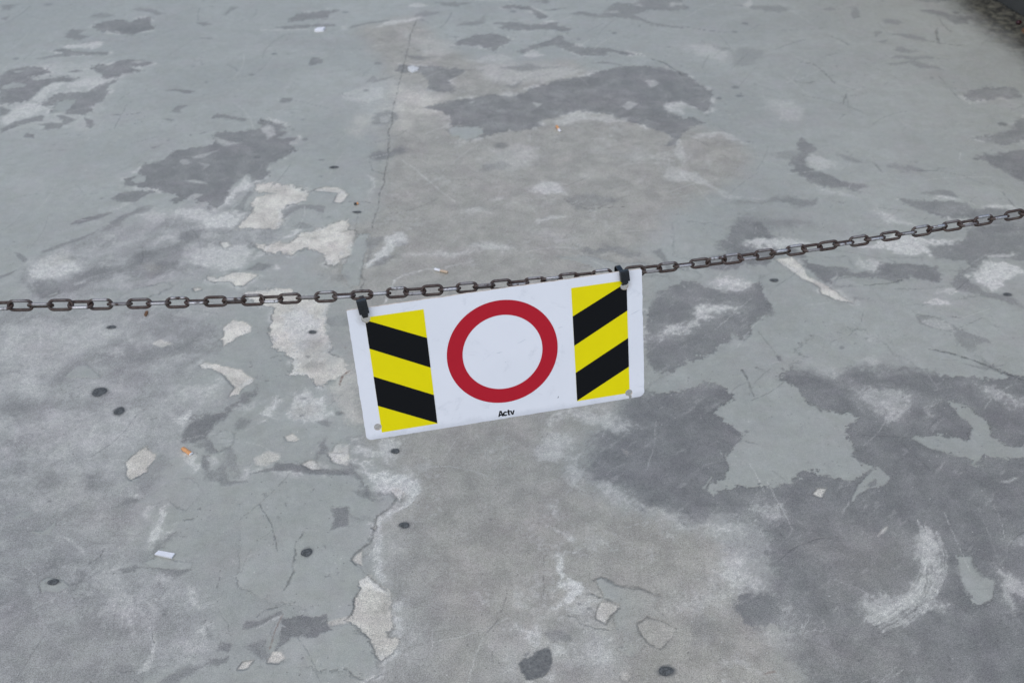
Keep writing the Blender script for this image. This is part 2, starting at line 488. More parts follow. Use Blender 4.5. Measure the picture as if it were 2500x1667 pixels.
SHAPES.append(("P", """
D .8 .8 0,330 130,285 60,330 0,350
D .6 2.5 160,280 180,380 300,400 440,370 620,290 800,260 950,170 1150,120 1290,40 1400,20 1300,120 1250,230 1180,300 1060,330 900,300 700,360 500,430 300,470 170,400
D .7 1 290,160 420,110 600,50 680,10 650,40 520,100 400,140 300,175
D .75 .6 100,165 140,170 190,215 170,245 130,210
W .7 3 190,320 260,230 400,160 540,230 540,300 400,350 260,370
T .5 3 300,230 430,180 520,220 400,260
W .6 3 1300,200 1450,120 1700,120 1750,200 1560,290 1330,260
W .5 2 1050,80 1250,40 1200,80 1060,100
W .55 1 510,385 600,355 580,380 520,395
T .5 2 1000,260 1060,230 1080,270 1040,310
G .9 .5 800,500 900,430 1130,375 1200,400 1100,450 1000,480
G .9 .5 300,480 400,435 410,450 350,470
D .5 5 340,1050 400,940 560,880 700,840 900,810 1200,790 1340,780 1500,800 1480,850 1300,880 1100,930 850,960 760,1000 650,940 560,960 450,1040 380,1100
D .4 4 840,680 1000,640 1300,640 1480,700 1480,760 1200,760 1000,720
D .35 6 0,560 300,580 560,600 460,640 120,660 0,650
D .4 3 0,1200 120,1170 300,1180 420,1190 240,1260 60,1290 0,1270
D .5 2 250,1260 330,1230 400,1200 480,1160 580,1130 480,1180 360,1240
D .4 4 0,1400 60,1440 180,1500 240,1568 100,1568 0,1480
G .9 .5 440,1030 520,960 590,945 680,1010 690,1035
C .55 .5 1040,800 1100,770 1190,800 1110,825
C 1 .4 1510,770 1550,740 1530,690 1600,640 1660,645 1725,680 1720,715 1640,750 1580,800 1520,825 1540,790
C 1 .4 1380,940 1410,925 1460,940 1560,960 1640,980 1750,1040 1720,1070 1680,1090 1640,1150 1570,1170 1620,1100 1570,1060 1550,1020 1440,970 1390,965
C 1 .4 1430,330 1500,345 1590,310 1700,310 1775,330 1720,370 1680,400 1620,405 1590,370 1480,370 1440,360
C .8 .4 1330,420 1370,412 1390,430 1340,440
C .9 .4 1520,100 1570,95 1595,120 1540,145
C .95 .4 1700,110 1850,130 1930,100 2000,60 2200,0 2400,-60 2400,150 2330,250 2270,250 2230,190 2100,150 2000,190 1840,170
G .9 .5 1930,80 1990,40 2060,60 1990,110 1940,110
W .8 1.5 1700,230 1860,160 2000,10 2100,0 1960,80 1860,140
D .75 1 1690,290 1780,240 1880,250 1800,300
D .6 1 1540,300 1660,290 1600,310
W .8 1 1880,280 1900,250 1930,280 1910,295
D .7 .8 1690,130 1740,90 1770,130 1720,150
C 1 .4 1680,450 1780,425 1870,415 2000,430 2060,480 2200,500 2270,510 2240,600 2230,720 2270,800 2280,870 2352,900 2400,1000 2230,1070 2230,1100 2120,1050 2100,1020 1980,1000 2020,960 2020,910 1960,860 1870,820 1860,700 1900,560 1800,530 1700,480
W .7 4 1980,560 2120,540 2200,600 2180,760 2080,860 2030,860 1960,800 1960,640
D .35 4 2050,800 2200,760 2260,860 2180,980 2080,940
D .85 .8 2240,620 2400,590 2400,680 2260,680
k .8 7 2240,580 2230,640 2260,700 2230,730 2270,790 2260,860 2300,890
K .5 4 1870,890 1910,880 1950,885 1940,910 1890,910
D .8 1.2 1270,1460 1340,1290 1450,1280 1540,1270 1620,1200 1750,1090 1760,1040 1750,1130 1640,1240 1560,1310 1440,1400 1330,1480
D .7 1.2 1410,1500 1560,1450 1540,1540 1400,1568
D .7 1 1620,1350 1660,1300 1740,1320 1700,1370 1630,1390
D .7 1.5 2200,1480 2260,1450 2240,1540 2180,1568
D .6 1 1330,1500 1420,1440 1480,1480 1400,1520
G .8 .6 1440,1450 1560,1380 1620,1420 1600,1500 1500,1540
G .6 2 1740,1320 2000,1310 2180,1360 2280,1420 2200,1470 2080,1520 1900,1490 1760,1420
W .7 2 1770,1310 1900,1180 1940,1200 1900,1260 1950,1310
W .65 2 1980,1170 2080,1130 2270,1160 2260,1330 2180,1330 2040,1310 1990,1230
T .5 2 2040,1210 2160,1200 2200,1260 2060,1280
D .6 1 2180,1330 2260,1320 2270,1370 2200,1350
C 1 .5 1960,1440 2010,1420 2060,1460 2030,1480 1970,1470
W .5 4 1240,1090 1450,1080 1550,1040 1560,1080 1480,1180 1280,1200
W .5 3 1600,1250 1720,1200 1800,1230 1700,1260
W .6 2 1180,1260 1300,1250 1380,1310 1260,1360
C .8 .6 2280,1600 2300,1500 2352,1470 2400,1500 2400,1600
W .4 3 640,850 860,830 880,880 720,890
W .4 3 1080,910 1300,840 1320,870 1140,930
K .35 4 1190,620 1240,665
K .35 4 1020,1320 1080,1308
K .3 4 240,1370 400,1395
k .4 6 290,800 270,700
r .8 7 2352,1030 2340,1080
"""))
SHAPES.append(("E", """
C .9 .5 0,40 60,20 110,30 60,130 110,160 0,220 -40,120
G .9 .6 70,120 120,50 200,40 180,100 160,180 150,270 120,400 60,420 0,300 60,190
W .75 1.5 160,270 220,200 300,110 280,60 360,40 470,60 480,100 380,150 330,200 250,240 200,280
D .6 1 160,110 200,70 280,60 300,80 220,150 190,230 165,260 190,150
D .6 1 240,230 300,195 380,190 300,250 180,280
D .5 1.5 400,100 470,90 490,105 430,120
W .5 3 430,200 560,170 700,150 860,140 1000,160 800,190 600,200 480,215
W .5 3 830,110 1000,100 1200,160 1100,180 900,140
W .3 5 1240,0 1500,20 1700,60 1500,100 1300,60
k .75 9 300,520 340,430 370,360 440,320 560,290 680,280
k .5 12 700,280 800,250 900,230
K .7 6 150,270 140,340 165,360 130,440
G .8 1 1480,200 1700,190 1900,250 2080,240 2240,300 2400,250 2352,330 2200,330 1900,330 1700,260
D .6 2 1640,150 1900,140 2080,180 2000,200 1720,180
D .7 1 2140,160 2200,140 2260,240 2300,330 2240,300 2220,230
G .9 .6 2070,530 2120,490 2240,470 2320,510 2240,540 2160,590 2080,600
D .5 1.5 2230,510 2280,500 2290,525 2240,530
G .7 3 -100,380 40,420 110,520 60,640 40,900 -80,980
D .4 2 -80,330 40,300 60,340 -40,380
C .5 3 0,960 90,980 130,1200 150,1330 60,1340 0,1300 -60,1100
r .9 9 55,980 20,1010 0,1040
r .5 7 0,1270 20,1280
r .5 6 25,820 30,840
G .7 1.5 -60,1340 60,1340 160,1380 150,1450 60,1460 -40,1460
D .4 1.5 40,1450 160,1420 180,1470 60,1470
W .5 3 1350,1290 1550,1250 1700,1240 1900,1270 2100,1350 1900,1380 1760,1330 1560,1310 1430,1340
W .5 3 1350,1500 1420,1370 1560,1420 1620,1500 1560,1568 1380,1568
W .55 2 60,1470 160,1460 250,1540 300,1450 380,1480 420,1600 200,1600 80,1560
C .6 .6 1930,1520 1960,1530 2000,1560 1960,1580
W .5 2 2090,760 2160,700 2352,640 2352,740 2200,780
W .6 1.5 2200,930 2260,920 2300,1000 2240,1020
G .9 .5 2220,940 2352,920 2352,1130 2200,1110 2240,1040
K .5 7 2080,1125 2140,1110 2220,1100
"""))
SHAPES.append(("F", """
D .9 .8 -190,440 0,380 60,360 180,420 340,440 530,380 560,470 620,530 640,575 580,600 490,650 480,710 420,770 370,760 340,720 320,800 260,800 240,850 160,890 60,920 0,945 -90,1000 -190,1010 -250,900 -240,600
D .75 1.2 240,130 330,60 300,0 560,-40 640,70 420,90 560,130 760,160 900,230 1150,280 1200,300 1400,250 1620,250 1780,290 1750,370 1500,350 1060,350 1040,410 900,330 800,230 680,190 480,280 180,280 100,230
D .8 1 1700,120 1950,95 1960,0 2400,0 2400,240 2120,200 2000,310 1900,370 1850,380 1940,290 1760,210 1720,190
D .75 1 1850,380 1960,340 1990,380 2110,450 2260,470 2352,540 2200,510 2050,460 1900,440
G 1 .4 330,800 345,715 370,760 420,770 480,710 490,650 580,600 640,575 620,530 560,470 530,380 560,330 680,280 760,300 900,390 980,420 1060,500 1180,515 1210,490 1500,510 1610,560 1640,660 1870,740 1900,830 2000,860 2120,960 2250,1020 2250,1045 2000,1030 1860,1020 1760,1010 1730,960 1620,960 1560,900 1470,870 1400,800 1290,740 1270,700 1110,690 1090,715 930,710 900,770 770,850 860,880 800,930 770,930 760,990 670,1020 700,1060 810,1120 840,1180 960,1250 1020,1260 1110,1290 1160,1270 1225,1310 1190,1350 1110,1390 1150,1450 1190,1500 1165,1568 1250,1610 1310,1640 1270,1690 1160,1765 1060,1740 940,1705 900,1665 800,1675 760,1730 620,1785 420,1785 250,1825 210,1855 165,1790 190,1755 300,1735 325,1675 295,1585 300,1568 370,1490 410,1430 330,1360 240,1300 220,1270 320,1210 370,1155 310,1120 230,1070 150,1055 120,1090 0,1110 -150,1140 -250,1110 -200,1060 -90,1000 0,945 60,920 160,890 240,850
G 1 .5 1500,540 1850,500 2080,470 2200,500 2400,560 2500,700 2500,1060 2352,1030 2250,1000 2100,930 2050,870 2060,790 1900,680 1760,620 1640,600
D .6 .6 1610,610 1700,600 1830,650 1900,700 2040,740 2170,810 2060,780 2000,850 1960,840 1880,770 1860,730 1640,660
W .45 1 1640,640 1740,620 1850,670 1880,730 1800,710 1680,670
G 1 .4 1820,1200 1950,1220 2060,1300 2130,1360 2120,1430 2220,1490 2400,1520 2400,1590 2080,1570 2000,1640 1970,1640 2010,1590 1900,1565 1700,1510 1570,1440 1620,1430 1750,1430 1900,1450 1960,1480 2000,1430 2000,1370 1900,1290
C .9 .5 640,220 760,205 820,260 850,330 960,380 1060,440 1100,480 1180,515 1050,495 960,450 940,400 820,350 740,290
G .9 .6 1040,390 1100,350 1380,340 1490,370 1500,360 1840,375 1860,400 1600,420 1280,400 1060,410
G .9 .6 800,210 1140,200 1190,290 1040,260 880,250
G .8 .8 1400,205 1650,205 1640,250 1500,250
G .9 .6 1740,210 1960,220 1990,270 1900,300 1800,280
G .8 1 -100,290 0,290 100,300 135,330 60,365 -80,370
G .8 1 -60,-40 200,-40 310,20 290,80 220,120 330,170 100,220 -60,200
W .75 3 0,690 60,640 150,520 280,520 420,560 330,600 230,640 100,650 110,700 0,740
W .7 3 -190,760 -100,690 0,640 0,740 -120,760
W .8 3 190,390 350,315 490,400 430,435 300,425
W .8 1.5 1380,80 1500,50 1960,90 1700,115 1720,180 1600,190 1380,150 1120,140 1280,120
W .8 2 1970,360 2000,300 2120,240 2300,260 2340,330 2250,400 2130,440 2080,410
W .8 2 1640,480 1740,470 1830,500 1790,535 1680,510
W .6 2 1700,430 1860,430 2000,470 1900,470
W .7 2 400,90 700,70 940,110 700,160 480,130
W .5 2 1190,200 1300,230 1370,260 1290,290 1200,270
W .6 2 2080,180 2300,170 2260,210 2120,210
W .55 5 1180,1140 1280,1100 1400,1090 1500,1140 1560,1200 1500,1290 1420,1350 1380,1290 1240,1200
D .4 4 1280,1170 1380,1140 1460,1200 1380,1240
W .45 4 900,990 1000,940 1130,990 1100,1030 960,1010
W .45 4 1950,1060 2100,1080 2250,1160 2352,1220 2300,1260 2150,1180
W .35 4 1200,910 1350,900 1460,980 1380,1000
W .35 3 1700,1220 1760,1170 1740,1280 1680,1300
W .3 3 1220,720 1330,760 1370,810 1280,800
D .8 .7 640,880 680,880 690,920 660,915
D .8 .7 670,965 700,960 710,985
K .8 9 1700,830 1880,870 2040,920 2200,990 2352,1050 2450,1090
D .6 .8 1930,930 2040,950 2230,940 2080,980
K .7 7 415,975 450,1050 495,1160
K .6 6 505,960 600,1000
K .7 7 1250,395 1400,380 1520,355
K .6 5 1830,610 1910,618
K .5 5 545,380 560,420 620,440
K .5 5 415,1462 515,1487
k .5 6 0,400 60,445
D .8 .6 420,1400 445,1385 460,1400 430,1410
D .7 .6 590,1300 620,1298 610,1306
D .5 2 1570,1210 1620,1200 1670,1240 1600,1240
K .6 8 580,525 620,527
"""))
SHAPES.append(("Q", """
D .5 3 570,160 650,150 760,190 790,240 720,240 620,210
D .6 1.5 800,370 900,280 960,290 930,340 850,385
D .45 3 1000,100 1060,40 1160,60 1100,180 1000,240 940,220
D .8 .8 810,790 930,755 960,770 870,820
D .75 1 960,770 1080,775 1200,785 1320,770 1300,800 1180,860 1120,830 1100,790
D .9 .8 1390,0 1450,0 1450,50 1410,90 1385,70
D .6 1.5 1440,90 1540,70 1560,120 1640,130 1700,140 1600,170 1530,180 1420,150
D .5 1.5 1540,-60 1640,-20 1640,100 1560,80
D .85 .8 1720,130 1880,80 1900,50 2060,60 2200,80 2400,110 2400,140 2200,130 2000,110 1860,110
D .85 .8 2280,370 2400,350 2400,480 2270,520 2300,440
D .3 8 0,380 250,360 480,400 340,560 240,600 60,640 0,640
D .4 4 340,750 560,720 720,690 720,740 560,780 400,800
D .55 1.5 540,840 600,830 625,870 570,900 480,930
D .6 2 970,740 1060,670 1160,540 1260,560 1180,610 1080,680 1000,720
D .5 1.5 540,960 640,980 600,1020
D .4 3 0,60 120,80 240,70 200,100 60,110
D .3 6 140,160 400,120 500,180 300,200
D .95 .6 1930,1130 2000,1110 2250,1105 2260,1180 2280,1210 2160,1250 2020,1240 1960,1300 1900,1340 1920,1250 1950,1180
D .8 .8 1690,1140 1780,1140 1940,1060 1940,1090 1840,1150 1730,1190 1660,1200
D .7 1 1700,1310 1830,1260 1850,1370 1820,1430 1780,1380
D .8 .8 1510,1270 1600,1300 1580,1350 1500,1340
D .8 .8 1400,1440 1450,1400 1580,1380 1560,1420 1500,1440
D .8 1 1090,1568 1180,1500 1300,1440 1400,1450 1300,1500 1210,1580
D .7 1 1400,1150 1450,1200 1480,1260 1420,1270
D .6 .8 1110,1090 1120,1060 1150,1055 1140,1100
D .5 1.2 1000,980 1060,1000 1100,985 1080,1010
D .5 1.5 1080,900 1160,850 1130,930 1060,950
D .5 1.2 1200,1310 1290,1360 1240,1380
D .5 1 915,960 945,1000 930,1025
G .85 .6 300,520 380,460 380,490 340,540 270,550 200,525
G .7 1 80,440 150,390 220,390 200,430
G .85 .7 270,925 290,860 330,840 430,860 480,900 400,940 300,930
G .9 .7 980,740 1080,700 1200,720 1330,740 1310,775 1200,780 1060,770
G .8 1 940,330 1060,250 1180,180 1320,160 1400,260 1280,380 1160,300 1060,335
C 1 .4 860,60 930,0 960,-30 1010,-50 1060,10 1055,40 1000,120 910,170 870,140
C 1 .4 2080,60 2130,35 2170,40 2215,95 2150,100
C 1 .5 1640,1470 1680,1420 1745,1415 1700,1470 1640,1475
C 1 .5 1840,1432 1850,1400 1880,1355 1930,1355 1960,1395 1920,1430
C .8 .6 2260,-20 2400,-20 2400,80 2300,50
C .7 .8 1745,20 1850,-30 1925,0 1920,40 1820,80 1760,70
C .7 .6 2250,1150 2400,1110 2400,1160 2270,1180
W .7 1.5 1060,500 1130,400 1170,330 1200,370 1170,470 1120,560 1060,620 1020,640
W .6 1.5 1120,540 1240,480 1210,520 1130,600
W .5 2 790,1180 830,1020 890,1050 870,1240 840,1200
W .4 2 1080,840 1200,850 1250,820 1180,880 1090,900
W .5 3 1300,860 1400,940 1450,1000 1300,960
W .6 2 1180,30 1300,20 1380,110 1330,140 1240,110
W .6 2 1640,120 1700,60 1760,30 1740,80 1680,150
W .5 2 890,230 940,220 960,260 900,280
W .5 2 940,350 1080,350 1060,420 980,410
W .4 2 1600,720 1740,720 1700,740
W .5 2 1300,1240 1370,1150 1420,1230 1390,1280
W .4 4 1120,1300 1300,1290 1500,1300 1400,1370 1200,1330
W .4 2 440,1370 560,1380 540,1395
W .35 5 260,940 440,960 420,1060 280,1040
W .35 6 720,880 900,880 960,980 820,1020
W .6 1 1420,20 1480,10 1500,50 1440,110 1460,50
k .7 9 430,560 490,590 580,670
k .5 9 170,765 240,820
k .6 16 1030,1200 1060,1290 1050,1370 1010,1470 960,1490
k .4 6 1050,650 1100,500 1160,350
k .5 5 830,1180 850,1050
k .4 5 855,1210 880,1080
k .6 10 1770,1190 1860,1140 1930,1110
k .4 5 2120,1540 2200,1390
K .6 4 1790,335 1850,420 1885,510 1910,655
K .6 5 2100,510 2060,570 2030,610 2040,680 2015,760 2025,800 2000,850 1960,920
K .5 4 1770,1110 1830,1060 1940,1035 2030,1010
K .6 4 1040,1190 1050,1270 1060,1290
K .5 5 1270,445 1330,435
K .5 6 720,640 690,700 620,740
K .4 5 1500,900 1520,830
r .6 5 1940,1100 1920,1140 1880,1250 1860,1330
K .35 4 960,1490 820,1482
K .6 5 270,900 280,940
"""))
SHAPES.append(("H", """
W .9 2.5 0,50 300,90 480,120 550,230 500,320 380,400 300,560 340,700 320,850 260,820 210,700 240,480 380,320 430,240 340,230 130,110 0,60
W .8 2.5 340,970 460,1000 400,1150 470,1300 300,1420 270,1480 180,1600 100,1600 260,1430 400,1290 350,1200
B .5 8 300,560 500,500 520,900 640,1300 500,1600 200,1600 400,1300
D .85 10 1650,80 1800,0 2352,-100 2352,400 2150,370 1960,280 1850,160
D .6 .8 70,240 200,235 330,260 150,290
D .7 1.5 0,60 60,90 150,180 240,220 300,250 180,240 110,180 0,110
D .5 1.5 -60,370 20,380 60,430 240,440 120,460 -40,440
C 1 .4 120,850 190,820 230,870 310,920 340,970 340,1100 355,1220 300,1240 400,1280 380,1330 280,1410 245,1380 220,1300 150,1220 80,1170 30,1140 80,1110 105,980 140,910
T .6 3 240,950 320,960 340,1120 280,1180 220,1160 260,1050
C .9 .4 70,720 110,680 145,655 140,760
C .9 .4 340,240 380,225 440,260 400,320 385,290
C .8 .4 215,500 245,485 240,520
C 1 .4 1760,1080 1790,1020 1870,1010 1925,1050 1850,1100 1820,1165 1760,1130
G .95 .5 1760,870 1830,850 1880,880 1930,910 2050,920 2190,990 2150,1040 2250,1140 2100,1110 2040,1160 2060,1240 2100,1290 2060,1360 1990,1380 1930,1330 1950,1240 1900,1180 1880,1110 1930,1040 1820,990 1790,930
K .5 12 1740,860 1800,840 1900,895 2040,905 2200,970
C 1 .4 2045,1170 2100,1130 2190,1160 2310,1210 2250,1290 2200,1330 2120,1290 2060,1230
C .9 .6 1920,1500 1970,1480 2005,1520 1970,1555 1930,1540
D .6 1 2230,1340 2250,1290 2280,1270 2260,1340
K .6 7 380,290 370,330 250,420 240,480 210,600 100,670 70,720 180,820 310,930
K .6 6 140,910 100,990 80,1100 20,1140
K .5 5 430,250 410,310
K .6 7 1830,1165 1860,1100 1925,1055 1860,1000 1700,950
K .6 6 2045,1160 2110,1115 2210,1155 2310,1200
K .5 6 60,1480 110,1530 190,1550 280,1500
W .5 3 1580,0 1650,0 1640,260 1590,250 1540,130
W .6 2 1430,380 1490,360 1500,430 1440,420
W .6 1.5 1440,490 1500,500 1560,545 1480,530
W .8 .8 1555,570 1610,565 1600,590 1560,590
W .85 1.2 1490,690 1600,630 1560,660 1540,720 1530,820 1640,880 1690,950 1500,1050 1440,1040 1520,990 1540,900 1470,860 1510,820
W .7 3 1140,1200 1300,1160 1420,1130 1400,1320 1250,1230
W .5 4 1480,1060 1700,960 1800,1000 1760,1130 1640,1170 1550,1100
B .6 6 1550,1200 1700,1180 1900,1240 1950,1400 1900,1560 1500,1600 1480,1400 1600,1330
W .45 6 1700,1200 1860,1240 1900,1400 1740,1480 1640,1400
W .6 2 1450,1280 1600,1280 1530,1370 1460,1350
W .5 4 1700,130 1850,180 1960,280 2100,390 2352,400 2352,470 2150,440 1950,360 1780,280
W .5 2 950,960 1020,950 1050,1000 970,1020
B .5 8 1000,1600 1100,1330 1250,1300 1250,1500 1300,1600
W .3 6 1100,1400 1240,1340 1230,1500 1100,1540
D 1 .4 1215,1430 1300,1390 1370,1330 1440,1330 1460,1420 1440,1490 1340,1545 1270,1530 1240,1480
X .72 .5 1215,1430 1250,1400 1300,1385 1340,1350 1390,1325 1435,1332 1458,1370 1462,1430 1440,1490 1390,1530 1330,1548 1270,1530 1240,1480
D .9 .6 1255,1370 1290,1350 1300,1370 1265,1390
D .6 1 1400,1210 1520,1200 1590,1250 1580,1280 1480,1280 1420,1260
K .5 4 1560,1110 1620,1115 1650,1160 1740,1190 1840,1200
K .4 3 1400,950 1395,800 1395,700 1420,690
W .9 .5 1260,1548 1320,1552 1310,1568
W .6 1 1400,1530 1480,1500 1450,1568
C .35 3 1470,920 1540,900 1540,980 1480,1000
W .9 .5 300,-20 340,-10 330,0
D .6 .8 310,1240 370,1245 350,1265 310,1260
"""))
SHAPES.append(("I", """
T .8 6 -400,470 0,480 120,500 280,560 300,680 250,760 350,900 360,1040 380,1150 500,1220 640,1330 720,1480 800,1600 -400,1600
W .5 5 -100,390 60,430 250,470 330,500 300,560 120,500 -100,450
W .6 6 250,430 400,440 560,540 640,660 500,780 560,900 380,950 200,880 250,700
D .5 4 300,560 420,480 540,560 620,660 500,740 420,640 300,680
W .4 8 -100,950 100,900 350,940 340,1050 160,1120 -100,1100
D .35 6 100,1100 260,1180 300,1260 180,1330 60,1240
D .9 1 360,1040 400,960 480,930 600,960 700,1060 640,1140 500,1200 420,1150
W .5 3 470,1210 560,1200 640,1290 600,1310
W .4 5 640,1030 760,1020 760,1100 680,1120
W .4 6 560,1200 760,1150 1000,1120 1040,1170 800,1220 700,1300
W .5 4 400,330 500,340 700,330 740,400 640,450 480,420
W .5 3.5 1600,560 1680,490 1740,530 1780,680 1760,760 1720,900 1640,1010 1560,1080 1440,1200 1280,1200 1210,1020 1300,1000 1420,970 1560,880 1630,780 1590,650
k 0.71 8 1618,449 1664,597 1659,744 1599,876 1515,990 1385,1082 1267,1128
k 0.82 8 1635,471 1699,614 1692,742 1631,891 1539,993 1398,1092
k 0.66 11 1702,609 1683,751 1629,884 1536,1004 1391,1092 1283,1146
k 0.56 6 1654,490 1720,622 1701,762 1654,905 1557,1010 1429,1116
k 0.78 8 1666,478 1726,632 1721,769 1666,898 1563,1023 1432,1114 1316,1168
k 0.49 6 1724,776 1686,915 1577,1021 1440,1132 1324,1174
k 0.66 11 1688,497 1745,647 1734,776 1686,920 1606,1028
k 0.55 8 1706,513 1767,649 1756,796 1701,929 1606,1036 1467,1144 1358,1192
k 0.53 6 1781,654 1769,798 1712,940 1616,1039
k 0.72 4 1784,807 1726,949 1628,1063 1502,1149 1382,1214
k 0.76 6 1750,527 1795,676 1793,818 1745,950 1637,1071 1497,1170 1379,1219
k 0.51 8 1765,541 1824,688 1806,824 1742,956 1663,1073 1529,1175
W .65 3 1600,1080 1720,980 1800,1020 1740,1080 1640,1120
W .5 3 2110,730 2250,780 2352,830 2400,920 2250,1090 2200,1000 2170,850
W .35 4 2230,610 2400,590 2400,680 2240,640
K .5 5 1690,760 1680,880 1640,990 1590,1080
K .5 4 1720,760 1705,880 1660,990
G .95 .6 1890,800 1900,690 1990,690 2000,770 2060,820 2140,850 2140,980 2080,1020 2020,1050 1990,980 1950,940 1920,860
D .8 .6 1950,930 1970,930 2010,990 1980,980
C .8 .6 900,270 930,230 990,230 960,290
G .9 .4 1160,320 1200,230 1300,100 1340,70 1430,150 1400,200 1280,230 1220,260 1180,320
D .9 .5 1270,200 1330,160 1350,190 1290,220
D .7 .5 1090,170 1200,170 1290,90 1310,100 1210,200 1150,310 1140,300 1180,220
G .9 .4 130,230 200,140 210,150 150,230
C .7 .6 1345,560 1370,510 1410,490 1400,520
W .7 .8 2200,180 2310,150 2300,165 2220,190
k .5 8 1150,330 1100,400
D .35 2 1100,400 1010,490 880,650 860,640 990,480 1080,400
k .4 4 1440,520 1480,550
k .5 4 2040,650 2090,660
k .5 5 1480,1510 1515,1470
K .4 4 620,100 720,170
r .4 5 560,1500 640,1490
K .4 4 1830,1380 1840,1440
D .3 10 1900,300 2352,200 2352,560 2000,620
D .3 10 700,420 1000,450 1100,700 800,760
T .4 12 1000,600 1500,600 1500,850 1100,900
T .35 12 800,1250 1500,1300 1600,1500 900,1560
"""))
# dark flattened gum and drip spots: tile, centre, half-size across and along (tile pixels)
SPOTS = """P 685 1130 65 37;P 822 1262 46 32;P 768 685 38 15;P 2150 718 32 14;P 2120 887 20 10;P 2088 1175 26 11
P 2078 1292 22 11;P 2335 1278 28 14;A 2100 960 25 12;A 1770 1082 25 10;A 330 33 40 10;A 110 405 25 8;A 1420 567 15 8
A 1735 516 28 8;A 1890 371 22 7;A 2215 1102 22 8;A 2210 1215 20 8;A 2265 1495 18 8;A 1330 460 14 7;A 1395 445 12 5
A 2300 1153 38 11;A 2015 775 18 7;A 2085 823 18 7;A 2018 893 14 7;A 545 930 16 8;A 900 705 9 6
B 1102 1003 58 26;B 1880 228 20 7;B 1635 272 16 9;B 420 360 14 8;B 250 438 30 9;B 170 625 20 8;B 30 86 22 7
B 110 1462 38 10;B 132 343 14 6;B 1185 82 22 8;B 595 1095 14 6;C 360 603 32 11;C 395 662 27 9;C 252 680 27 9
C 360 222 25 8;C 432 164 25 8;C 2203 855 34 13;C 2020 1095 24 9;C 1613 1116 15 7;C 170 797 17 7;C 1718 538 14 8
C 2345 483 18 10;C 1880 90 22 10;F 632 363 36 15;F 2237 460 38 14;F 1098 825 18 12;E 372 1538 40 21;Q 2112 670 47 37
Q 367 873 52 25;H 435 482 45 26;H 1708 1057 22 11;H 2235 1485 66 40;I 682 486 19 8;I 578 672 19 18;I 1215 1413 15 9
H 1030 443 13 7;H 1640 1022 16 8;Q 345 316 16 6"""
def shape_points(tile, nums):
    ox, oy, s = TILES[tile]
    q = np.array([[float(v) for v in p.split(",")] for p in nums])
    gx, gy = ground_xy(ox + q[:, 0] / s, oy + q[:, 1] / s)
    return np.stack([gx, gy], 1)

# ------------------------------------------------------------------ ground mesh
NC, NR = 1180, 1060
th = np.linspace(math.atan(0.72 / CAM_H), math.atan(5.7 / CAM_H), NR)
rows = CAM_H * np.tan(th)
half = 1.28 * (0.93 + 0.404 * (rows - 1.04))
u = np.linspace(-1, 1, NC)
GX = (half[:, None] * u[None, :]).astype(np.float32).ravel()
GY = np.repeat(rows, NC).astype(np.float32)

wx1, wy1 = fbm(GX, GY, 9, 3, 11), fbm(GX, GY, 9, 3, 21)
wx2, wy2 = fbm(GX, GY, 55, 3, 31), fbm(GX, GY, 55, 3, 41)
fade = np.clip(1.9 / GY, 0.2, 1.0) ** 1.6                                      # finest relief fades where the mesh is coarser
fine = fbm(GX, GY, 90, 3, 51, 0.75) * fade
mid = fbm(GX, GY, 22, 4, 61, 0.65)
big = fbm(GX, GY, 3.2, 4, 71)
ca, sa = math.cos(0.75), math.sin(0.75)
scr = fbm((GX * ca + GY * sa) * 0.25, (-GX * sa + GY * ca), 120, 3, 221, 0.75) * fade     # fine drag streaks
grit = np.clip(0.5 + 1.15 * (0.40 * fine + 0.35 * mid + 0.40 * scr), 0, 1)
wx3, wy3 = fbm(GX, GY, 210, 2, 141, 0.8) * fade, fbm(GX, GY, 210, 2, 151, 0.8) * fade
isl1 = fbm(GX, GY, 48, 3, 161, 0.7)
isl2 = fbm(GX, GY, 40, 3, 171, 0.7)
rag = 1 + 0.35 * (GY - 1)                                                    # far edges are traced coarser: roughen more
UX, UY = rag * (0.012 * wx1 + 0.011 * wx2 + 0.006 * wx3), rag * (0.018 * wy1 + 0.017 * wy2 + 0.008 * wy3)
WXS, WYS = GX + 0.05 * wx1 + 0.02 * wx2, GY + 0.07 * wy1 + 0.03 * wy2          # soft stains

LAY = ["D", "C", "B", "T", "W", "N"]
wt = {k: np.zeros(len(GX), np.float32) for k in LAY}
crack_and_shade = np.zeros(len(GX), np.float32)  # cracks and pits, plus the shadow painted along coat edges
rust = np.zeros(len(GX), np.float32)
stain0 = np.zeros(len(GX), np.float32)

# beyond the photograph the floor carries on with the same kinds of wear
fx, fy = ground_xy([0, 2500, 2500, 0], [0, 0, 1667, 1667])
frame_sd = sdf_poly(np.stack([fx, fy], 1), GX, GY)
outside = sstep(-0.02, 0.12, frame_sd)
pd = fbm(GX, GY, 1.5, 5, 81, 0.6)
pw = fbm(GX, GY, 2.1, 5, 91, 0.6)
wt["D"] += outside * sstep(0.08, 0.10, pd)
wt["W"] += (1 - wt["D"]) * outside * sstep(0.06, 0.30, pw) * 0.7
wt["B"] += (1 - wt["D"] - wt["W"]) * outside * sstep(-0.1, 0.15, big) * 0.7

def over(sel, layer, a):
    for k in LAY:
        wt[k][sel] *= (1 - a)
    if layer in wt:
        wt[layer][sel] += a

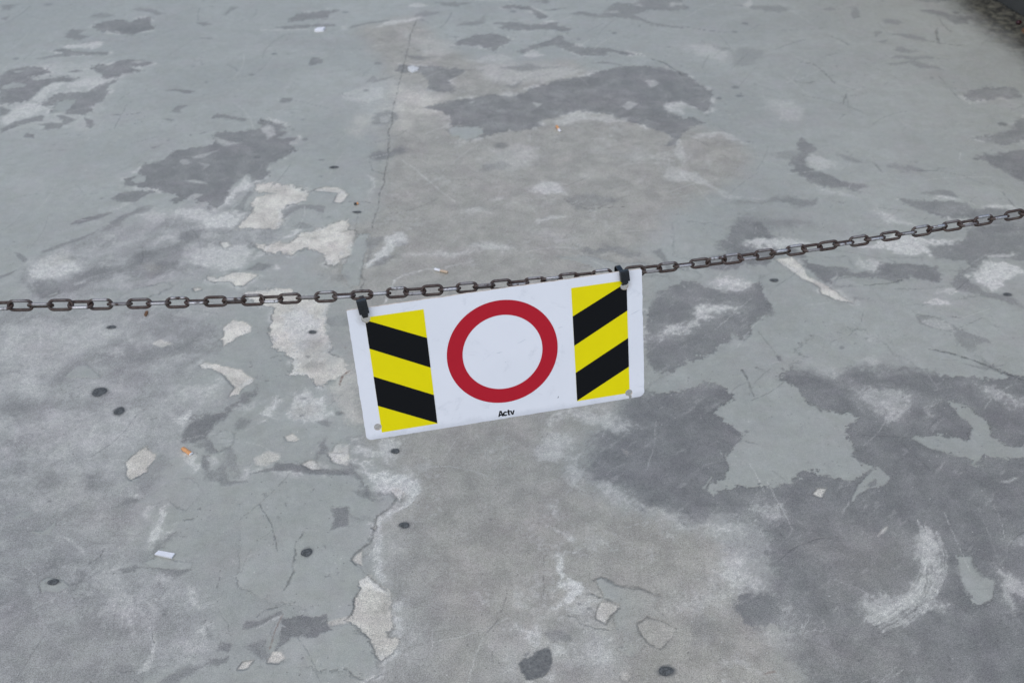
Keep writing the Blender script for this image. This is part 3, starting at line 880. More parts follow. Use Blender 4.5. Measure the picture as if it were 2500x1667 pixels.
GXmin = GX
for tile, text in SHAPES:
    for line in text.strip().splitlines():
        tok = line.split()
        lay, alpha, soft = tok[0], float(tok[1]), float(tok[2])
        P = shape_points(tile, tok[3:])
        lo, hi = P.min(0), P.max(0)
        mg = 0.10 + soft * 0.02
        r0, r1 = np.searchsorted(rows, (lo[1] - mg, hi[1] + mg))
        if r1 <= r0:
            continue
        sl = slice(r0 * NC, r1 * NC)
        sel = np.nonzero((GX[sl] > lo[0] - mg) & (GX[sl] < hi[0] + mg))[0] + r0 * NC
        if len(sel) == 0:
            continue
        if lay in "Kkr":
            w = soft * 0.001
            d = dist_line(P, GX[sel] + 0.35 * UX[sel], GY[sel] + 0.35 * UY[sel])
            ww = max(w, 0.0030) * 0.48 * (0.80 + 1.5 * np.clip(mid[sel], -0.5, 0.8))
            a = alpha * sstep(1.0, 0.0, (d - ww * 0.3) / np.maximum(ww, 1e-4)) * (0.35 + 0.65 * sstep(-0.22, 0.10, isl1[sel] + 0.5 * wx1[sel]))
            if lay == "K":
                crack_and_shade[sel] = np.maximum(crack_and_shade[sel], a)
            elif lay == "r":
                rust[sel] = np.maximum(rust[sel], a)
            else:
                over(sel, "W", a * (0.55 + 0.6 * grit[sel]).clip(0, 1))
            continue
        if soft < 1.01:
            x_, y_ = P[:, 0], P[:, 1]
            area = abs(0.5 * float(np.dot(x_, np.roll(y_, -1)) - np.dot(y_, np.roll(x_, -1))))
            per = float(np.hypot(x_ - np.roll(x_, -1), y_ - np.roll(y_, -1)).sum())
            kz = min(1.0, max(0.22, (2 * area / per) / 0.055))       # thin or small pieces keep their outline
            d = sdf_poly(P, GX[sel] + kz * UX[sel], GY[sel] + kz * UY[sel])
            if lay in "DG":                                    # flakes off along the edge, inside and out
                d = d - 0.14 * kz * np.clip(isl1[sel] - 0.20, 0, 1) * sstep(0.05, 0.0, d) \
                      + 0.14 * kz * np.clip(isl2[sel] - 0.22, 0, 1) * sstep(-0.05, 0.0, d)
            s = soft * 0.01 * (0.6 + 6.0 * kz * np.clip(wy1[sel] + 0.05, 0, 1)) if lay in "DG" else soft * 0.01
            a = alpha * sstep(s * 0.6, -s * 0.6, d + (0.5 * s * fine[sel] * 2 if lay in "DG" else 0))
            if lay in "DC" and alpha > 0.8 and min(hi[0] - lo[0], 1.0) > 0.14:                    # pale broken fringe around lost coat
                fr = np.exp(-(np.clip(d, 0, 1) / 0.016) ** 2) * sstep(0.02, 0.22, wx1[sel] + 0.5 * mid[sel]) * 0.75
                over(sel, "W", (fr * (0.4 + 0.9 * grit[sel]).clip(0, 1)).astype(np.float32))
            if lay == "W":
                a *= 0.6 + 0.4 * sstep(0.35, 0.6, grit[sel])
        else:
            d = sdf_poly(P, WXS[sel], WYS[sel])
            s = soft * 0.01
            a = sstep(s, -s, d)
            if lay in "WDCN":                                  # granular fade
                n = grit[sel]
                hw_ = 0.17 if lay == 'W' else 0.34
                a = min(1.0, alpha * (1.2 if lay in 'WD' else 1.0)) * (0.35 * a + 0.65 * sstep(n - hw_, n + hw_, a * (0.82 if lay == 'W' else 1.06) - 0.03)) * sstep(0.0, 0.25, a)
            else:
                a = alpha * a
        if lay in "WD" and not (soft > 1.01 and lay == "D"):       # distant wear is thinner
            a = a * (1 - (0.34 if lay == "W" else 0.16) * sstep(2.0, 3.4, GY[sel]))
        if lay == "X":
            stain0[sel] = np.maximum(stain0[sel], a)
            continue
        over(sel, lay, a.astype(np.float32))
        if lay == "C" and soft < 1.01:                          # whiter where the plaster is scraped near its edge
            fr = np.exp(-((d + 0.006) / 0.008) ** 2) * sstep(-0.05, 0.2, wy1[sel] + 0.4 * mid[sel]) * 0.7
            over(sel, "W", (fr * a).astype(np.float32))
            gr_ = a * sstep(0.12, 0.32, mid[sel] + 0.4 * wx1[sel]) * 0.35
            over(sel, "T", gr_.astype(np.float32))
        if lay in "CG" and alpha > 0.75 and soft < 1.01:        # shadow at the coat's broken edge, painted as a thin dark line
            px = 0.0016 + 0.0010 * (GY[sel] - 1)
            edge_shade = np.exp(-((d - 0.001) / px) ** 2) * np.clip(0.35 + 1.6 * wx1[sel], 0, 0.85)
            crack_and_shade[sel] = np.maximum(crack_and_shade[sel] * (1 - a), edge_shade * (0.95 if lay == "C" else 0.6))
        elif lay in "DC":
            crack_and_shade[sel] *= (1 - 0.6 * a)

# mottling inside the bluish worn concrete, streaky rubbing on the dark coat
mot = fbm(GX, GY, 16, 5, 181, 0.72)
mot2 = fbm(GX, GY, 7, 5, 191, 0.68)
ca, sa = math.cos(0.75), math.sin(0.75)
strk = fbm((GX * ca + GY * sa) * 0.22, (-GX * sa + GY * ca), 42, 3, 201, 0.7) * (0.4 + 0.6 * fade)
bw = wt["B"].copy()
a_ = bw * sstep(0.0, 0.30, 0.7 * mot2 + 0.9 * mot + 0.45 * fine) * 0.36
wt["B"] -= a_
wt["W"] += a_
a_ = bw * sstep(0.04, 0.34, -0.6 * mot2 + 0.8 * isl1 + 0.45 * fine) * 0.34
a_ = np.minimum(a_, wt["B"])
wt["B"] -= a_
wt["D"] += a_
a_ = wt["D"] * sstep(0.16, 0.42, strk + 0.45 * mot + 0.25 * scr) * 0.20
wt["D"] -= a_
wt["W"] += a_
a_ = wt["T"] * sstep(0.10, 0.42, mot2 + 0.55 * isl2 + 0.4 * fine) * 0.40
wt["T"] -= a_
wt["W"] += a_
# faint smears and small scars in the sound paint
gp = 1 - sum(wt.values())
a_ = gp * sstep(0.10, 0.40, mot2 + 0.3 * strk) * 0.30
wt["B"] += a_
a_ = gp * sstep(0.27, 0.31, isl2 + 0.25 * strk) * sstep(-0.05, 0.15, big) * 0.55
a_ = np.minimum(a_, 1 - sum(wt.values()))
wt["D"] += a_
# short random scratches and drag marks
rs = np.random.RandomState(17)
for _ in range(430):
    y0 = rs.uniform(0.95, 4.4)
    x0 = rs.uniform(-1, 1) * (0.95 + 0.41 * (y0 - 1.04))
    ang, ln = rs.normal(0.9, 0.8), rs.uniform(0.02, 0.16) * (0.6 + 0.3 * y0)
    bend_ = rs.normal(0, 0.25)
    P = [(x0 + ln * t * math.cos(ang + bend_ * t), y0 + ln * t * math.sin(ang + bend_ * t)) for t in (0, 0.35, 0.7, 1.0)]
    lo, hi = np.min(P, 0) - 0.02, np.max(P, 0) + 0.02
    r0, r1 = np.searchsorted(rows, (lo[1], hi[1]))
    sel = np.nonzero((GX[r0 * NC:r1 * NC] > lo[0]) & (GX[r0 * NC:r1 * NC] < hi[0]))[0] + r0 * NC
    if len(sel) == 0:
        continue
    d = dist_line(P, GX[sel] + 0.004 * wx2[sel], GY[sel] + 0.004 * wy2[sel])
    ww = rs.uniform(0.0010, 0.0024) * (0.7 + 0.35 * y0)
    a = rs.uniform(0.15, 0.5) * sstep(1.0, 0.0, d / ww) * sstep(-0.15, 0.15, fine[sel] + 0.1)
    if rs.rand() < 0.55:
        over(sel, "W", a)
    else:
        crack_and_shade[sel] = np.maximum(crack_and_shade[sel], a)
# dirty rims and drips where gum was trodden in
stain = stain0
SPOT_LIST = []
rng = np.random.RandomState(5)
for ent in SPOTS.replace("\n", ";").split(";"):
    t, cx, cy, rx, ry = ent.split()
    ox, oy, s = TILES[t]
    cx, cy, rx, ry = float(cx), float(cy), float(rx), float(ry)
    pc = ground_xy(ox + cx / s, oy + cy / s)
    pr = ground_xy(ox + (cx + rx) / s, oy + cy / s)
    pt, pb = ground_xy(ox + cx / s, oy + (cy - ry) / s), ground_xy(ox + cx / s, oy + (cy + ry) / s)
    a, b = float(pr[0] - pc[0]), float(pt[1] - pb[1]) / 2
    b = min(b, a * 1.45)
    X0, Y0 = float(pc[0]), float(pc[1])
    SPOT_LIST.append((X0, Y0, a, b))
    r0, r1 = np.searchsorted(rows, (Y0 - 2 * b, Y0 + 2 * b))
    sel = np.nonzero(np.abs(GX[r0 * NC:r1 * NC] - X0) < 2 * a)[0] + r0 * NC
    q = np.hypot((GX[sel] - X0 + 0.004 * wx2[sel]) / a, (GY[sel] - Y0 + 0.004 * wy2[sel]) / b)
    q += 0.42 * mid[sel] + 0.30 * fine[sel] + 0.5 * wx1[sel]
    stain[sel] = np.maximum(stain[sel], sstep(1.25, 0.62, q) * (0.92 if a > 0.0105 else 0.55) * (1.0 if Y0 < 2.2 else 0.62) * rng.uniform(0.75, 1.0))

# light general wear over everything
extra = sstep(0.30, 0.62, mid + 0.5 * big) * 0.22 * (1 - wt["N"])
over(slice(None), "W", extra.astype(np.float32))
pits = sstep(0.46, 0.62, fbm(GX, GY, 38, 2, 131)) * 0.45
crack_and_shade = np.maximum(crack_and_shade, pits.astype(np.float32))
gcov = 1 - sum(wt.values())
height = (gcov * 1.0 + wt["D"] * 0.45 + wt["W"] * 0.5 + wt["B"] * 0.4 + wt["T"] * 0.2 - wt["C"] * 0.5 - crack_and_shade * 1.2)

nv = len(GX)
FAR = 120.0
c0, c1, c2, c3 = 0, NC - 1, NR * NC - 1, (NR - 1) * NC
verts = np.zeros((nv + 4, 3), np.float32)
verts[:nv, 0], verts[:nv, 1] = GX, GY
verts[nv:] = [(-FAR, -FAR, 0), (FAR, -FAR, 0), (FAR, FAR, 0), (-FAR, FAR, 0)]
ii = (np.arange(NR - 1)[:, None] * NC + np.arange(NC - 1)[None, :]).ravel()
quads = np.stack([ii, ii + 1, ii + NC + 1, ii + NC], 1)
ring = np.array([(nv, nv + 1, c1, c0), (nv + 1, nv + 2, c2, c1), (nv + 2, nv + 3, c3, c2), (nv + 3, nv, c0, c3)])
quads = np.concatenate([quads, ring]).astype(np.int32)
gm = bpy.data.meshes.new("ground")
gm.vertices.add(nv + 4)
gm.vertices.foreach_set("co", verts.ravel())
gm.loops.add(len(quads) * 4)
gm.loops.foreach_set("vertex_index", quads.ravel())
gm.polygons.add(len(quads))
gm.polygons.foreach_set("loop_start", np.arange(len(quads), dtype=np.int32) * 4)
gm.update(calc_edges=True)
def put_attr(name, arr, far=0.0):
    at = gm.attributes.new(name, 'FLOAT', 'POINT')
    at.data.foreach_set("value", np.concatenate([arr, np.full(4, far, np.float32)]).astype(np.float32))
for k, nm in (("D", "dark_coat"), ("C", "plaster"), ("B", "blue_wear"), ("T", "bare"), ("W", "scuff"), ("N", "grime")):
    put_attr(nm, np.clip(wt[k], 0, 1), 0.3 if k == "D" else 0.0)
put_attr("crack_and_shade", np.clip(crack_and_shade, 0, 1))
put_attr("rust", np.clip(rust, 0, 1))
put_attr("stain", np.clip(stain, 0, 1))
put_attr("relief", height)

# ------------------------------------------------------------------ materials
def ground_material():
    m = NT("worn_painted_concrete")
    co = m.coord()
    n_big = m.noise(co, 2.2, 5, 0.6, 0.4)
    n_mid = m.noise(co, 14, 5, 0.62, 0.3)
    n_grain = m.noise(co, 420, 2, 0.8)
    n_grain2 = m.noise(co, 150, 4, 0.8)
    n_str = m.noise(co, 70, 4, 0.75)
    g = m.mix(m.ramp(n_big, 0.35, 0.66), PAL["G1"], PAL["G2"])
    g = m.mix(m.ramp(n_mid, 0.35, 0.7, 0, 0.6), g, PAL["G3"])
    d = m.mix(m.ramp(n_mid, 0.35, 0.68), PAL["D1"], PAL["D2"])
    c = m.mix(m.ramp(n_mid, 0.4, 0.65), PAL["C1"], PAL["C2"])
    b = m.mix(m.ramp(n_mid, 0.36, 0.66), PAL["B1"], PAL["B2"])
    t = m.mix(m.ramp(n_mid, 0.35, 0.68), PAL["T1"], PAL["T2"])
    w = m.mix(m.ramp(n_str, 0.35, 0.66), PAL["W1"], PAL["W2"])
    nn = m.mix(m.ramp(m.noise(co, 20, 5, 0.75, 0.3), 0.40, 0.66), PAL["N1"], PAL["N2"])
    col = g
    acc = None
    # weights are already complementary (they add up to one with the paint): accumulate colour sums
    tot = None
    for nm, cl in (("dark_coat", d), ("plaster", c), ("blue_wear", b), ("bare", t), ("scuff", w), ("grime", nn)):
        a = m.attr(nm)
        sc = m.n("ShaderNodeVectorMath", operation='SCALE')
        m.put(sc.inputs[0], cl)
        m.put(sc.inputs["Scale"], a)
        if acc is None:
            acc, tot = sc.outputs[0], a
        else:
            ad = m.n("ShaderNodeVectorMath", operation='ADD')
            m.put(ad.inputs[0], acc)
            m.put(ad.inputs[1], sc.outputs[0])
            acc, tot = ad.outputs[0], m.math('ADD', tot, a)
    rest = m.math('SUBTRACT', 1.0, tot, clamp=True)
    sg = m.n("ShaderNodeVectorMath", operation='SCALE')
    m.put(sg.inputs[0], g)
    m.put(sg.inputs["Scale"], rest)
    ad = m.n("ShaderNodeVectorMath", operation='ADD')
    m.put(ad.inputs[0], acc)
    m.put(ad.inputs[1], sg.outputs[0])
    col = ad.outputs[0]
    # broad and medium cloudiness common to the whole slab
    cl = m.math('ADD', m.math('MULTIPLY', m.math('SUBTRACT', m.noise(co, 1.1, 6, 0.6, 0.5), 0.5), 0.22),
                m.math('ADD', m.math('MULTIPLY', m.math('SUBTRACT', m.noise(co, 38, 5, 0.75, 0.2), 0.5), 0.42),
                       m.math('MULTIPLY', m.math('SUBTRACT', m.noise(co, 9, 6, 0.75, 0.6), 0.5), 0.20)))
    sc = m.n("ShaderNodeVectorMath", operation='SCALE')
    m.put(sc.inputs[0], col)
    m.put(sc.inputs["Scale"], m.math('ADD', 1.0, cl))
    col = sc.outputs[0]
    # slight drift of hue from greenish to mauve
    col = m.mix(m.ramp(m.noise(co, 24, 3, 0.6), 0.35, 0.65), col, m.mix(1.0, col, (0.99, 1.006, 0.985), 'MULTIPLY'))
    col = m.mix(m.ramp(m.noise(co, 5.5, 4, 0.6), 0.45, 0.70), col, m.mix(1.0, col, (1.02, 0.992, 1.012), 'MULTIPLY'))
    # grain: sand shows most where the coat is gone
    gr_amt = m.math('ADD', 0.34, m.math('MULTIPLY', m.math('SUBTRACT', 1.0, rest), 0.62))
    gv = m.math('ADD', m.math('MULTIPLY', m.math('SUBTRACT', n_grain, 0.5), 2.2),
                m.math('MULTIPLY', m.math('SUBTRACT', n_grain2, 0.5), 1.0))
    gm_ = m.math('ADD', 1.0, m.math('MULTIPLY', gv, gr_amt))
    sc = m.n("ShaderNodeVectorMath", operation='SCALE')
    m.put(sc.inputs[0], col)
    m.put(sc.inputs["Scale"], gm_)
    col = sc.outputs[0]
    # dark sand grains and pinholes, a few pale ones
    vor = m.n("ShaderNodeTexVoronoi")
    m.put(vor.inputs["Vector"], co)
    vor.inputs["Scale"].default_value = 85
    pick = m.n("ShaderNodeSeparateColor")
    m.put(pick.inputs[0], vor.outputs["Color"])
    dot = m.math('MULTIPLY', m.ramp(vor.outputs["Distance"], 0.20, 0.10), m.ramp(pick.outputs[0], 0.86, 0.90))
    col = m.mix(m.math('MULTIPLY', dot, 0.45), col, PAL["K"])
    dot2 = m.math('MULTIPLY', m.ramp(vor.outputs["Distance"], 0.18, 0.08), m.ramp(pick.outputs[1], 0.94, 0.96))
    col = m.mix(m.math('MULTIPLY', dot2, 0.5), col, PAL["W2"])
    col = m.mix(m.math('MULTIPLY', m.attr("crack_and_shade"), 0.92), col, PAL["K"])
    col = m.mix(m.attr("stain"), col, m.mix(m.ramp(n_grain2, 0.35, 0.65), PAL["S1"], PAL["S2"]))
    col = m.mix(m.attr("rust"), col, (0.17, 0.085, 0.05))
    rough = m.math('ADD', 0.46, m.math('MULTIPLY', m.math('SUBTRACT', 1.0, rest), 0.24))
    h = m.math('ADD', m.math('MULTIPLY', m.attr("relief"), 1.0), m.math('MULTIPLY', n_grain, 0.35))
    nrm = m.bump(h, 0.0019, 0.9)
    return m.set(col, rough, 0.0, nrm, 0.5)

# surface colours as seen under this sky, turned into albedo by the light that falls on the slab
LIGHT = (0.775, 0.84, 1.03)
def alb(R, G, B):
    return tuple(((c / 255 + 0.055) / 1.055) ** 2.4 / l for c, l in zip((R, G, B), LIGHT))
PAL = {"G1": alb(150, 154, 157), "G2": alb(158, 162, 165), "G3": alb(147, 150, 150),
       "D1": alb(111, 113, 118), "D2": alb(126, 128, 133),
       "C1": alb(180, 178, 178), "C2": alb(205, 204, 204),
       "B1": alb(138, 140, 145), "B2": alb(159, 161, 167),
       "T1": alb(141, 140, 140), "T2": alb(159, 158, 158),
       "W1": alb(176, 178, 183), "W2": alb(203, 205, 210),
       "N1": alb(40, 39, 35), "N2": alb(98, 97, 89),
       "S1": alb(72, 75, 80), "S2": alb(104, 107, 111),
       "K": alb(76, 78, 80)}
MAT_GROUND = ground_material()
gm.materials.append(MAT_GROUND)
ground = new_obj("ground", gm)
ground["kind"] = "structure"

def plain(name, color, rough, metal=0.0, var=0.15, scale=60, spec=0.5, bump=0.0):
    m = NT(name)
    co = m.coord()
    n = m.noise(co, scale, 4, 0.6)
    col = m.mix(m.ramp(n, 0.3, 0.7), tuple(c * (1 - var) for c in color), tuple(min(1, c * (1 + var)) for c in color))
    nr = m.bump(n, bump) if bump else None
    return m.set(col, rough, metal, nr, spec)

def chain_material():
    m = NT("rusty_chain_steel")
    co = m.coord()
    oi = m.n("ShaderNodeObjectInfo").outputs["Random"]
    off = m.n("ShaderNodeVectorMath", operation='ADD')
    m.put(off.inputs[0], co)
    cb = m.n("ShaderNodeCombineXYZ")
    m.put(cb.inputs[0], m.math('MULTIPLY', oi, 7.0))
    m.put(cb.inputs[1], m.math('MULTIPLY', oi, 3.0))
    m.put(off.inputs[1], cb.outputs[0])
    n1 = m.noise(off.outputs[0], 55, 4, 0.65)
    n2 = m.noise(off.outputs[0], 400, 3, 0.7)
    sx = m.n("ShaderNodeSeparateXYZ")
    m.put(sx.inputs[0], co)
    # sky highlight painted as bare steel along one long side; the rest stays rusty
    oc = m.n("ShaderNodeObjectInfo").outputs["Color"]
    sr = m.n("ShaderNodeSeparateColor")
    m.put(sr.inputs[0], oc)
    bend = m.ramp(m.math('ABSOLUTE', sx.outputs[0]), 0.0085, 0.0125)
    sidev = m.ramp(sx.outputs[1], 0.004, 0.0075)
    bare = m.math('MULTIPLY', m.math('MULTIPLY', sidev, m.math('SUBTRACT', 1.0, bend)), sr.outputs[0])
    bare = m.math('MULTIPLY', bare, m.ramp(n1, 0.36, 0.46))
    rf = m.math('SUBTRACT', 1.0, bare, clamp=True)
    rcol = m.mix(m.ramp(n2, 0.35, 0.65), (0.034, 0.020, 0.015), (0.078, 0.045, 0.031))
    rcol = m.mix(m.ramp(n1, 0.45, 0.62), rcol, (0.088, 0.064, 0.050))
    scol = m.mix(m.ramp(n2, 0.3, 0.7), (0.42, 0.41, 0.40), (0.66, 0.65, 0.64))
    col = m.mix(rf, scol, rcol)
    return m.set(col, m.ramp(rf, 0, 1, 0.30, 0.50), m.ramp(rf, 0, 1, 0.95, 0.15), m.bump(n2, 0.0004, 0.6))

def sign_white_material():
    m = NT("white_sign_plate")
    co = m.coord()
    n = m.noise(co, 7, 4, 0.6)
    sm = m.noise(co, 30, 5, 0.7, 0.6)
    sp = m.noise(co, 260, 2, 0.6)
    sx = m.n("ShaderNodeSeparateXYZ")
    m.put(sx.inputs[0], co)
    col = m.mix(m.ramp(n, 0.35, 0.7), (0.855, 0.84, 0.845), (0.825, 0.815, 0.82))
    # handling dirt towards the worn lower edge and a few smudges
    edge = m.ramp(m.math('ADD', sx.outputs[1], m.math('MULTIPLY', m.math('SUBTRACT', sm, 0.5), 0.03)), -0.108, -0.1225)
    col = m.mix(m.math('MULTIPLY', edge, 0.45), col, (0.55, 0.55, 0.56))
    col = m.mix(m.math('MULTIPLY', m.ramp(sm, 0.56, 0.74), 0.28), col, (0.5, 0.5, 0.52))
    # rusty, grimy rings round the upper fixing holes
    for hx_, hy_ in ((-0.2212, 0.1035), (0.2186, 0.0955)):
        ds = m.n("ShaderNodeVectorMath", operation='DISTANCE')
        m.put(ds.inputs[0], co)
        ds.inputs[1].default_value = (hx_, hy_, 0)
        rg = m.math('MULTIPLY', m.ramp(m.math('ADD', ds.outputs["Value"], m.math('MULTIPLY', m.math('SUBTRACT', sm, 0.5), 0.02)), 0.018, 0.008), 0.45)
        col = m.mix(rg, col, (0.42, 0.38, 0.34))
    col = m.mix(m.math('MULTIPLY', m.ramp(sp, 0.74, 0.8), 0.5), col, (0.30, 0.29, 0.28))
    return m.set(col, 0.42, 0.0, m.bump(n, 0.0006, 0.3), 0.45)

def print_material(name, color, rough=0.4):
    m = NT(name)
    co = m.coord()
    n = m.noise(co, 25, 5, 0.65, 0.4)
    sp = m.noise(co, 420, 2, 0.6)
    col = m.mix(m.math('MULTIPLY', m.ramp(n, 0.35, 0.75), 0.5), color, tuple(c * 0.93 for c in color))
    col = m.mix(m.math('MULTIPLY', m.ramp(sp, 0.72, 0.8), 0.25), col, (0.3, 0.28, 0.25))
    return m.set(col, rough, 0.0, None, 0.18)

MAT_CHAIN = chain_material()
MAT_WHITE = sign_white_material()
MAT_EDGE = plain("cream_plate_edge", (0.72, 0.60, 0.47), 0.7, var=0.2, scale=120)
MAT_YELLOW = print_material("yellow_print", (0.90, 0.75, 0.0))
MAT_BLACK = print_material("black_print", (0.0030, 0.0032, 0.0042), 0.45)
MAT_RED = print_material("red_print", (0.49, 0.0125, 0.026))
MAT_TIE = plain("black_nylon", (0.010, 0.011, 0.013), 0.38, var=0.2, scale=200, bump=0.0002)
MAT_GUM = plain("dark_gum", (0.104, 0.106, 0.100), 0.9, var=0.4, scale=260, bump=0.0008, spec=0.15)
MAT_FILTER = plain("orange_filter_paper", (0.72, 0.34, 0.13), 0.7, var=0.25, scale=300)
MAT_PAPER = plain("white_paper", (0.82, 0.80, 0.78), 0.75, var=0.05, scale=150)
MAT_ASH = plain("burnt_tip", (0.05, 0.045, 0.04), 0.9, var=0.4, scale=500)
MAT_TANF = plain("tan_filter_paper", (0.58, 0.43, 0.29), 0.7, var=0.2, scale=300)
MAT_CHIP = plain("pale_plaster_chip", (0.62, 0.61, 0.57), 0.85, var=0.15, scale=150)
MAT_LEAF = plain("dry_leaf", (0.16, 0.075, 0.03), 0.7, var=0.4, scale=120)
MAT_DARKRED = plain("dark_red_berry", (0.035, 0.004, 0.006), 0.4, var=0.3, scale=200)
MAT_WALL = plain("dark_grey_render", (0.052, 0.049, 0.042), 0.75, var=0.18, scale=9, bump=0.002)
MAT_POST = plain("galvanised_post", (0.32, 0.33, 0.34), 0.5, 0.6, var=0.15, scale=20)

# ------------------------------------------------------------------ gum trodden flat into the floor (parts of the ground)
for X0, Y0, a, b in SPOT_LIST:
    if a < 0.0120 or Y0 > 3.0:
        continue
    bm = bmesh.new()
    N = 24
    ph = rng.rand(5) * 6.28
    prof = [0.80 * (1 + 0.07 * math.sin(2 * k + ph[0]) + 0.06 * math.sin(3 * k + ph[1]) + 0.03 * math.sin(5 * k + ph[2]))
            for k in np.linspace(0, 2 * math.pi, N, endpoint=False)]
    rings = []
    for fr, hz in ((1.0, 0.0001), (0.9, 0.0005), (0.7, 0.0009), (0.35, 0.0011)):
        rings.append([bm.verts.new((a * fr * prof[k] * math.cos(2 * math.pi * k / N),
                                    b * fr * prof[k] * math.sin(2 * math.pi * k / N), hz * (1 + 0.3 * rng.rand()))) for k in range(N)])
    for r0_, r1_ in zip(rings[:-1], rings[1:]):
        for k in range(N):
            bm.faces.new((r0_[k], r0_[(k + 1) % N], r1_[(k + 1) % N], r1_[k]))
    bm.faces.new(rings[-1])
    o = new_obj("gum_spot", bm_mesh(bm, "gum_spot", True), MAT_GUM, ground)
    o.location = (X0, Y0, 0.0003)

# ------------------------------------------------------------------ the sign
BX = Vector((0.97893, -0.14632, 0.14245))       # plate axes in camera terms (right, down, forward)
BY = Vector((0.0742, 0.90474, 0.41946))
BT = Vector((-0.01534, 0.02393, 1.70543))
def cam2world(v):
    return RIGHT * v.x + DOWN * v.y + FWD * v.z
bx, by = cam2world(BX).normalized(), cam2world(BY).normalized()
bup = -by
bn = bx.cross(bup).normalized()                 # towards the viewer
bup = bn.cross(bx).normalized()
b_org = EYE + cam2world(BT)
BW, BH, BTH = 0.500, 0.2445, 0.0035
sign = empty("barrier_sign")
sign.matrix_world = Matrix(((bx.x, bup.x, bn.x, b_org.x), (bx.y, bup.y, bn.y, b_org.y),
                            (bx.z, bup.z, bn.z, b_org.z), (0, 0, 0, 1)))
tag(sign, "white rectangular no-entry sign with red ring and black-yellow striped panels hanging from chain", "sign")

def extrude_poly(pts, z0, z1, name):
    bm = bmesh.new()
    lo = [bm.verts.new((x, y, z0)) for x, y in pts]
    hi = [bm.verts.new((x, y, z1)) for x, y in pts]
    bm.faces.new(hi)
    bm.faces.new(list(reversed(lo)))
    n = len(pts)
    for i in range(n):
        bm.faces.new((lo[i], lo[(i + 1) % n], hi[(i + 1) % n], hi[i]))
    return bm_mesh(bm, name)

HOLES = [(-0.2212, 0.1035, 0.0072), (0.2186, 0.0955, 0.0070), (-0.2280, 0.0992 * -1, 0.0066), (0.2212, -0.1108, 0.0066)]
def circle(cx, cy, r, n=28):
    return [(cx + r * math.cos(2 * math.pi * k / n), cy + r * math.sin(2 * math.pi * k / n)) for k in range(n)]

def cut(me, cutters):
    """boolean-subtract prisms (outline lists) from a mesh; returns the new mesh"""
    o = bpy.data.objects.new("work", me)
    coll.objects.link(o)
    tmp = []
    for pts in cutters:
        c = bpy.data.objects.new("cutter", extrude_poly(pts, -0.02, 0.02, "cutter"))
        coll.objects.link(c)
        md = o.modifiers.new("cut", 'BOOLEAN')
        md.operation = 'DIFFERENCE'
        md.solver = 'EXACT'
        md.object = c
        tmp.append(c)
    dg = bpy.context.evaluated_depsgraph_get()
    out = bpy.data.meshes.new_from_object(o.evaluated_get(dg))
    for c in tmp + [o]:
        bpy.data.objects.remove(c)
    return out

# plate outline with slightly chipped edges and rounded lower corners
rp = np.random.RandomState(3)
def side(p, q, n, amp):
    p, q = Vector(p), Vector(q)
    d = (q - p).normalized()
    nn = Vector((-d.y, d.x))
    out = []
    for k in range(1, n):
        j = rp.normal() * amp
        if rp.rand() < 0.10:
            j += amp * 4 * rp.rand()
        out.append(tuple(p.lerp(q, k / n) + nn * j))
    return out
def corner(cx, cy, r, a0, a1, n=7):
    return [(cx + r * math.cos(math.radians(a0 + (a1 - a0) * k / n)), cy + r * math.sin(math.radians(a0 + (a1 - a0) * k / n)))
            for k in range(n + 1)]
hw, hh = BW / 2, BH / 2
outl = []
outl += corner(-hw + 0.009, -hh + 0.009, 0.009, 180, 270)
outl += side((-hw + 0.009, -hh), (hw - 0.011, -hh), 60, 0.00018)
outl += corner(hw - 0.011, -hh + 0.011, 0.011, 270, 360)
outl += side((hw, -hh + 0.011), (hw, hh - 0.004), 34, 0.00018)
outl += corner(hw - 0.004, hh - 0.004, 0.004, 0, 90, 4)
outl += side((hw - 0.004, hh), (-hw + 0.0015, hh), 60, 0.00020)
outl += [(-hw + 0.0015, hh), (-hw, hh - 0.0015)]
outl += side((-hw, hh - 0.0015), (-hw, -hh + 0.009), 34, 0.00018)
plate_me = extrude_poly(outl, -BTH, 0.0, "plate")
plate_me.materials.append(MAT_WHITE)
plate_me.materials.append(MAT_EDGE)
notch = [(0.2185, -0.1145), (0.2212, -0.112), (0.2240, -0.1150), (0.2262, -0.1180), (0.2245, -0.130), (0.2200, -0.130), (0.2215, -0.1190)]
plate_cut = cut(plate_me, [circle(*h) for h in HOLES] + [notch])
if len(plate_cut.materials) < 2:
    plate_cut.materials.clear()
    plate_cut.materials.append(MAT_WHITE)
    plate_cut.materials.append(MAT_EDGE)
for p in plate_cut.polygons:
    p.material_index = 0 if abs(p.normal.z) > 0.7 else 1
plate = new_obj("plate", plate_cut, None, sign)

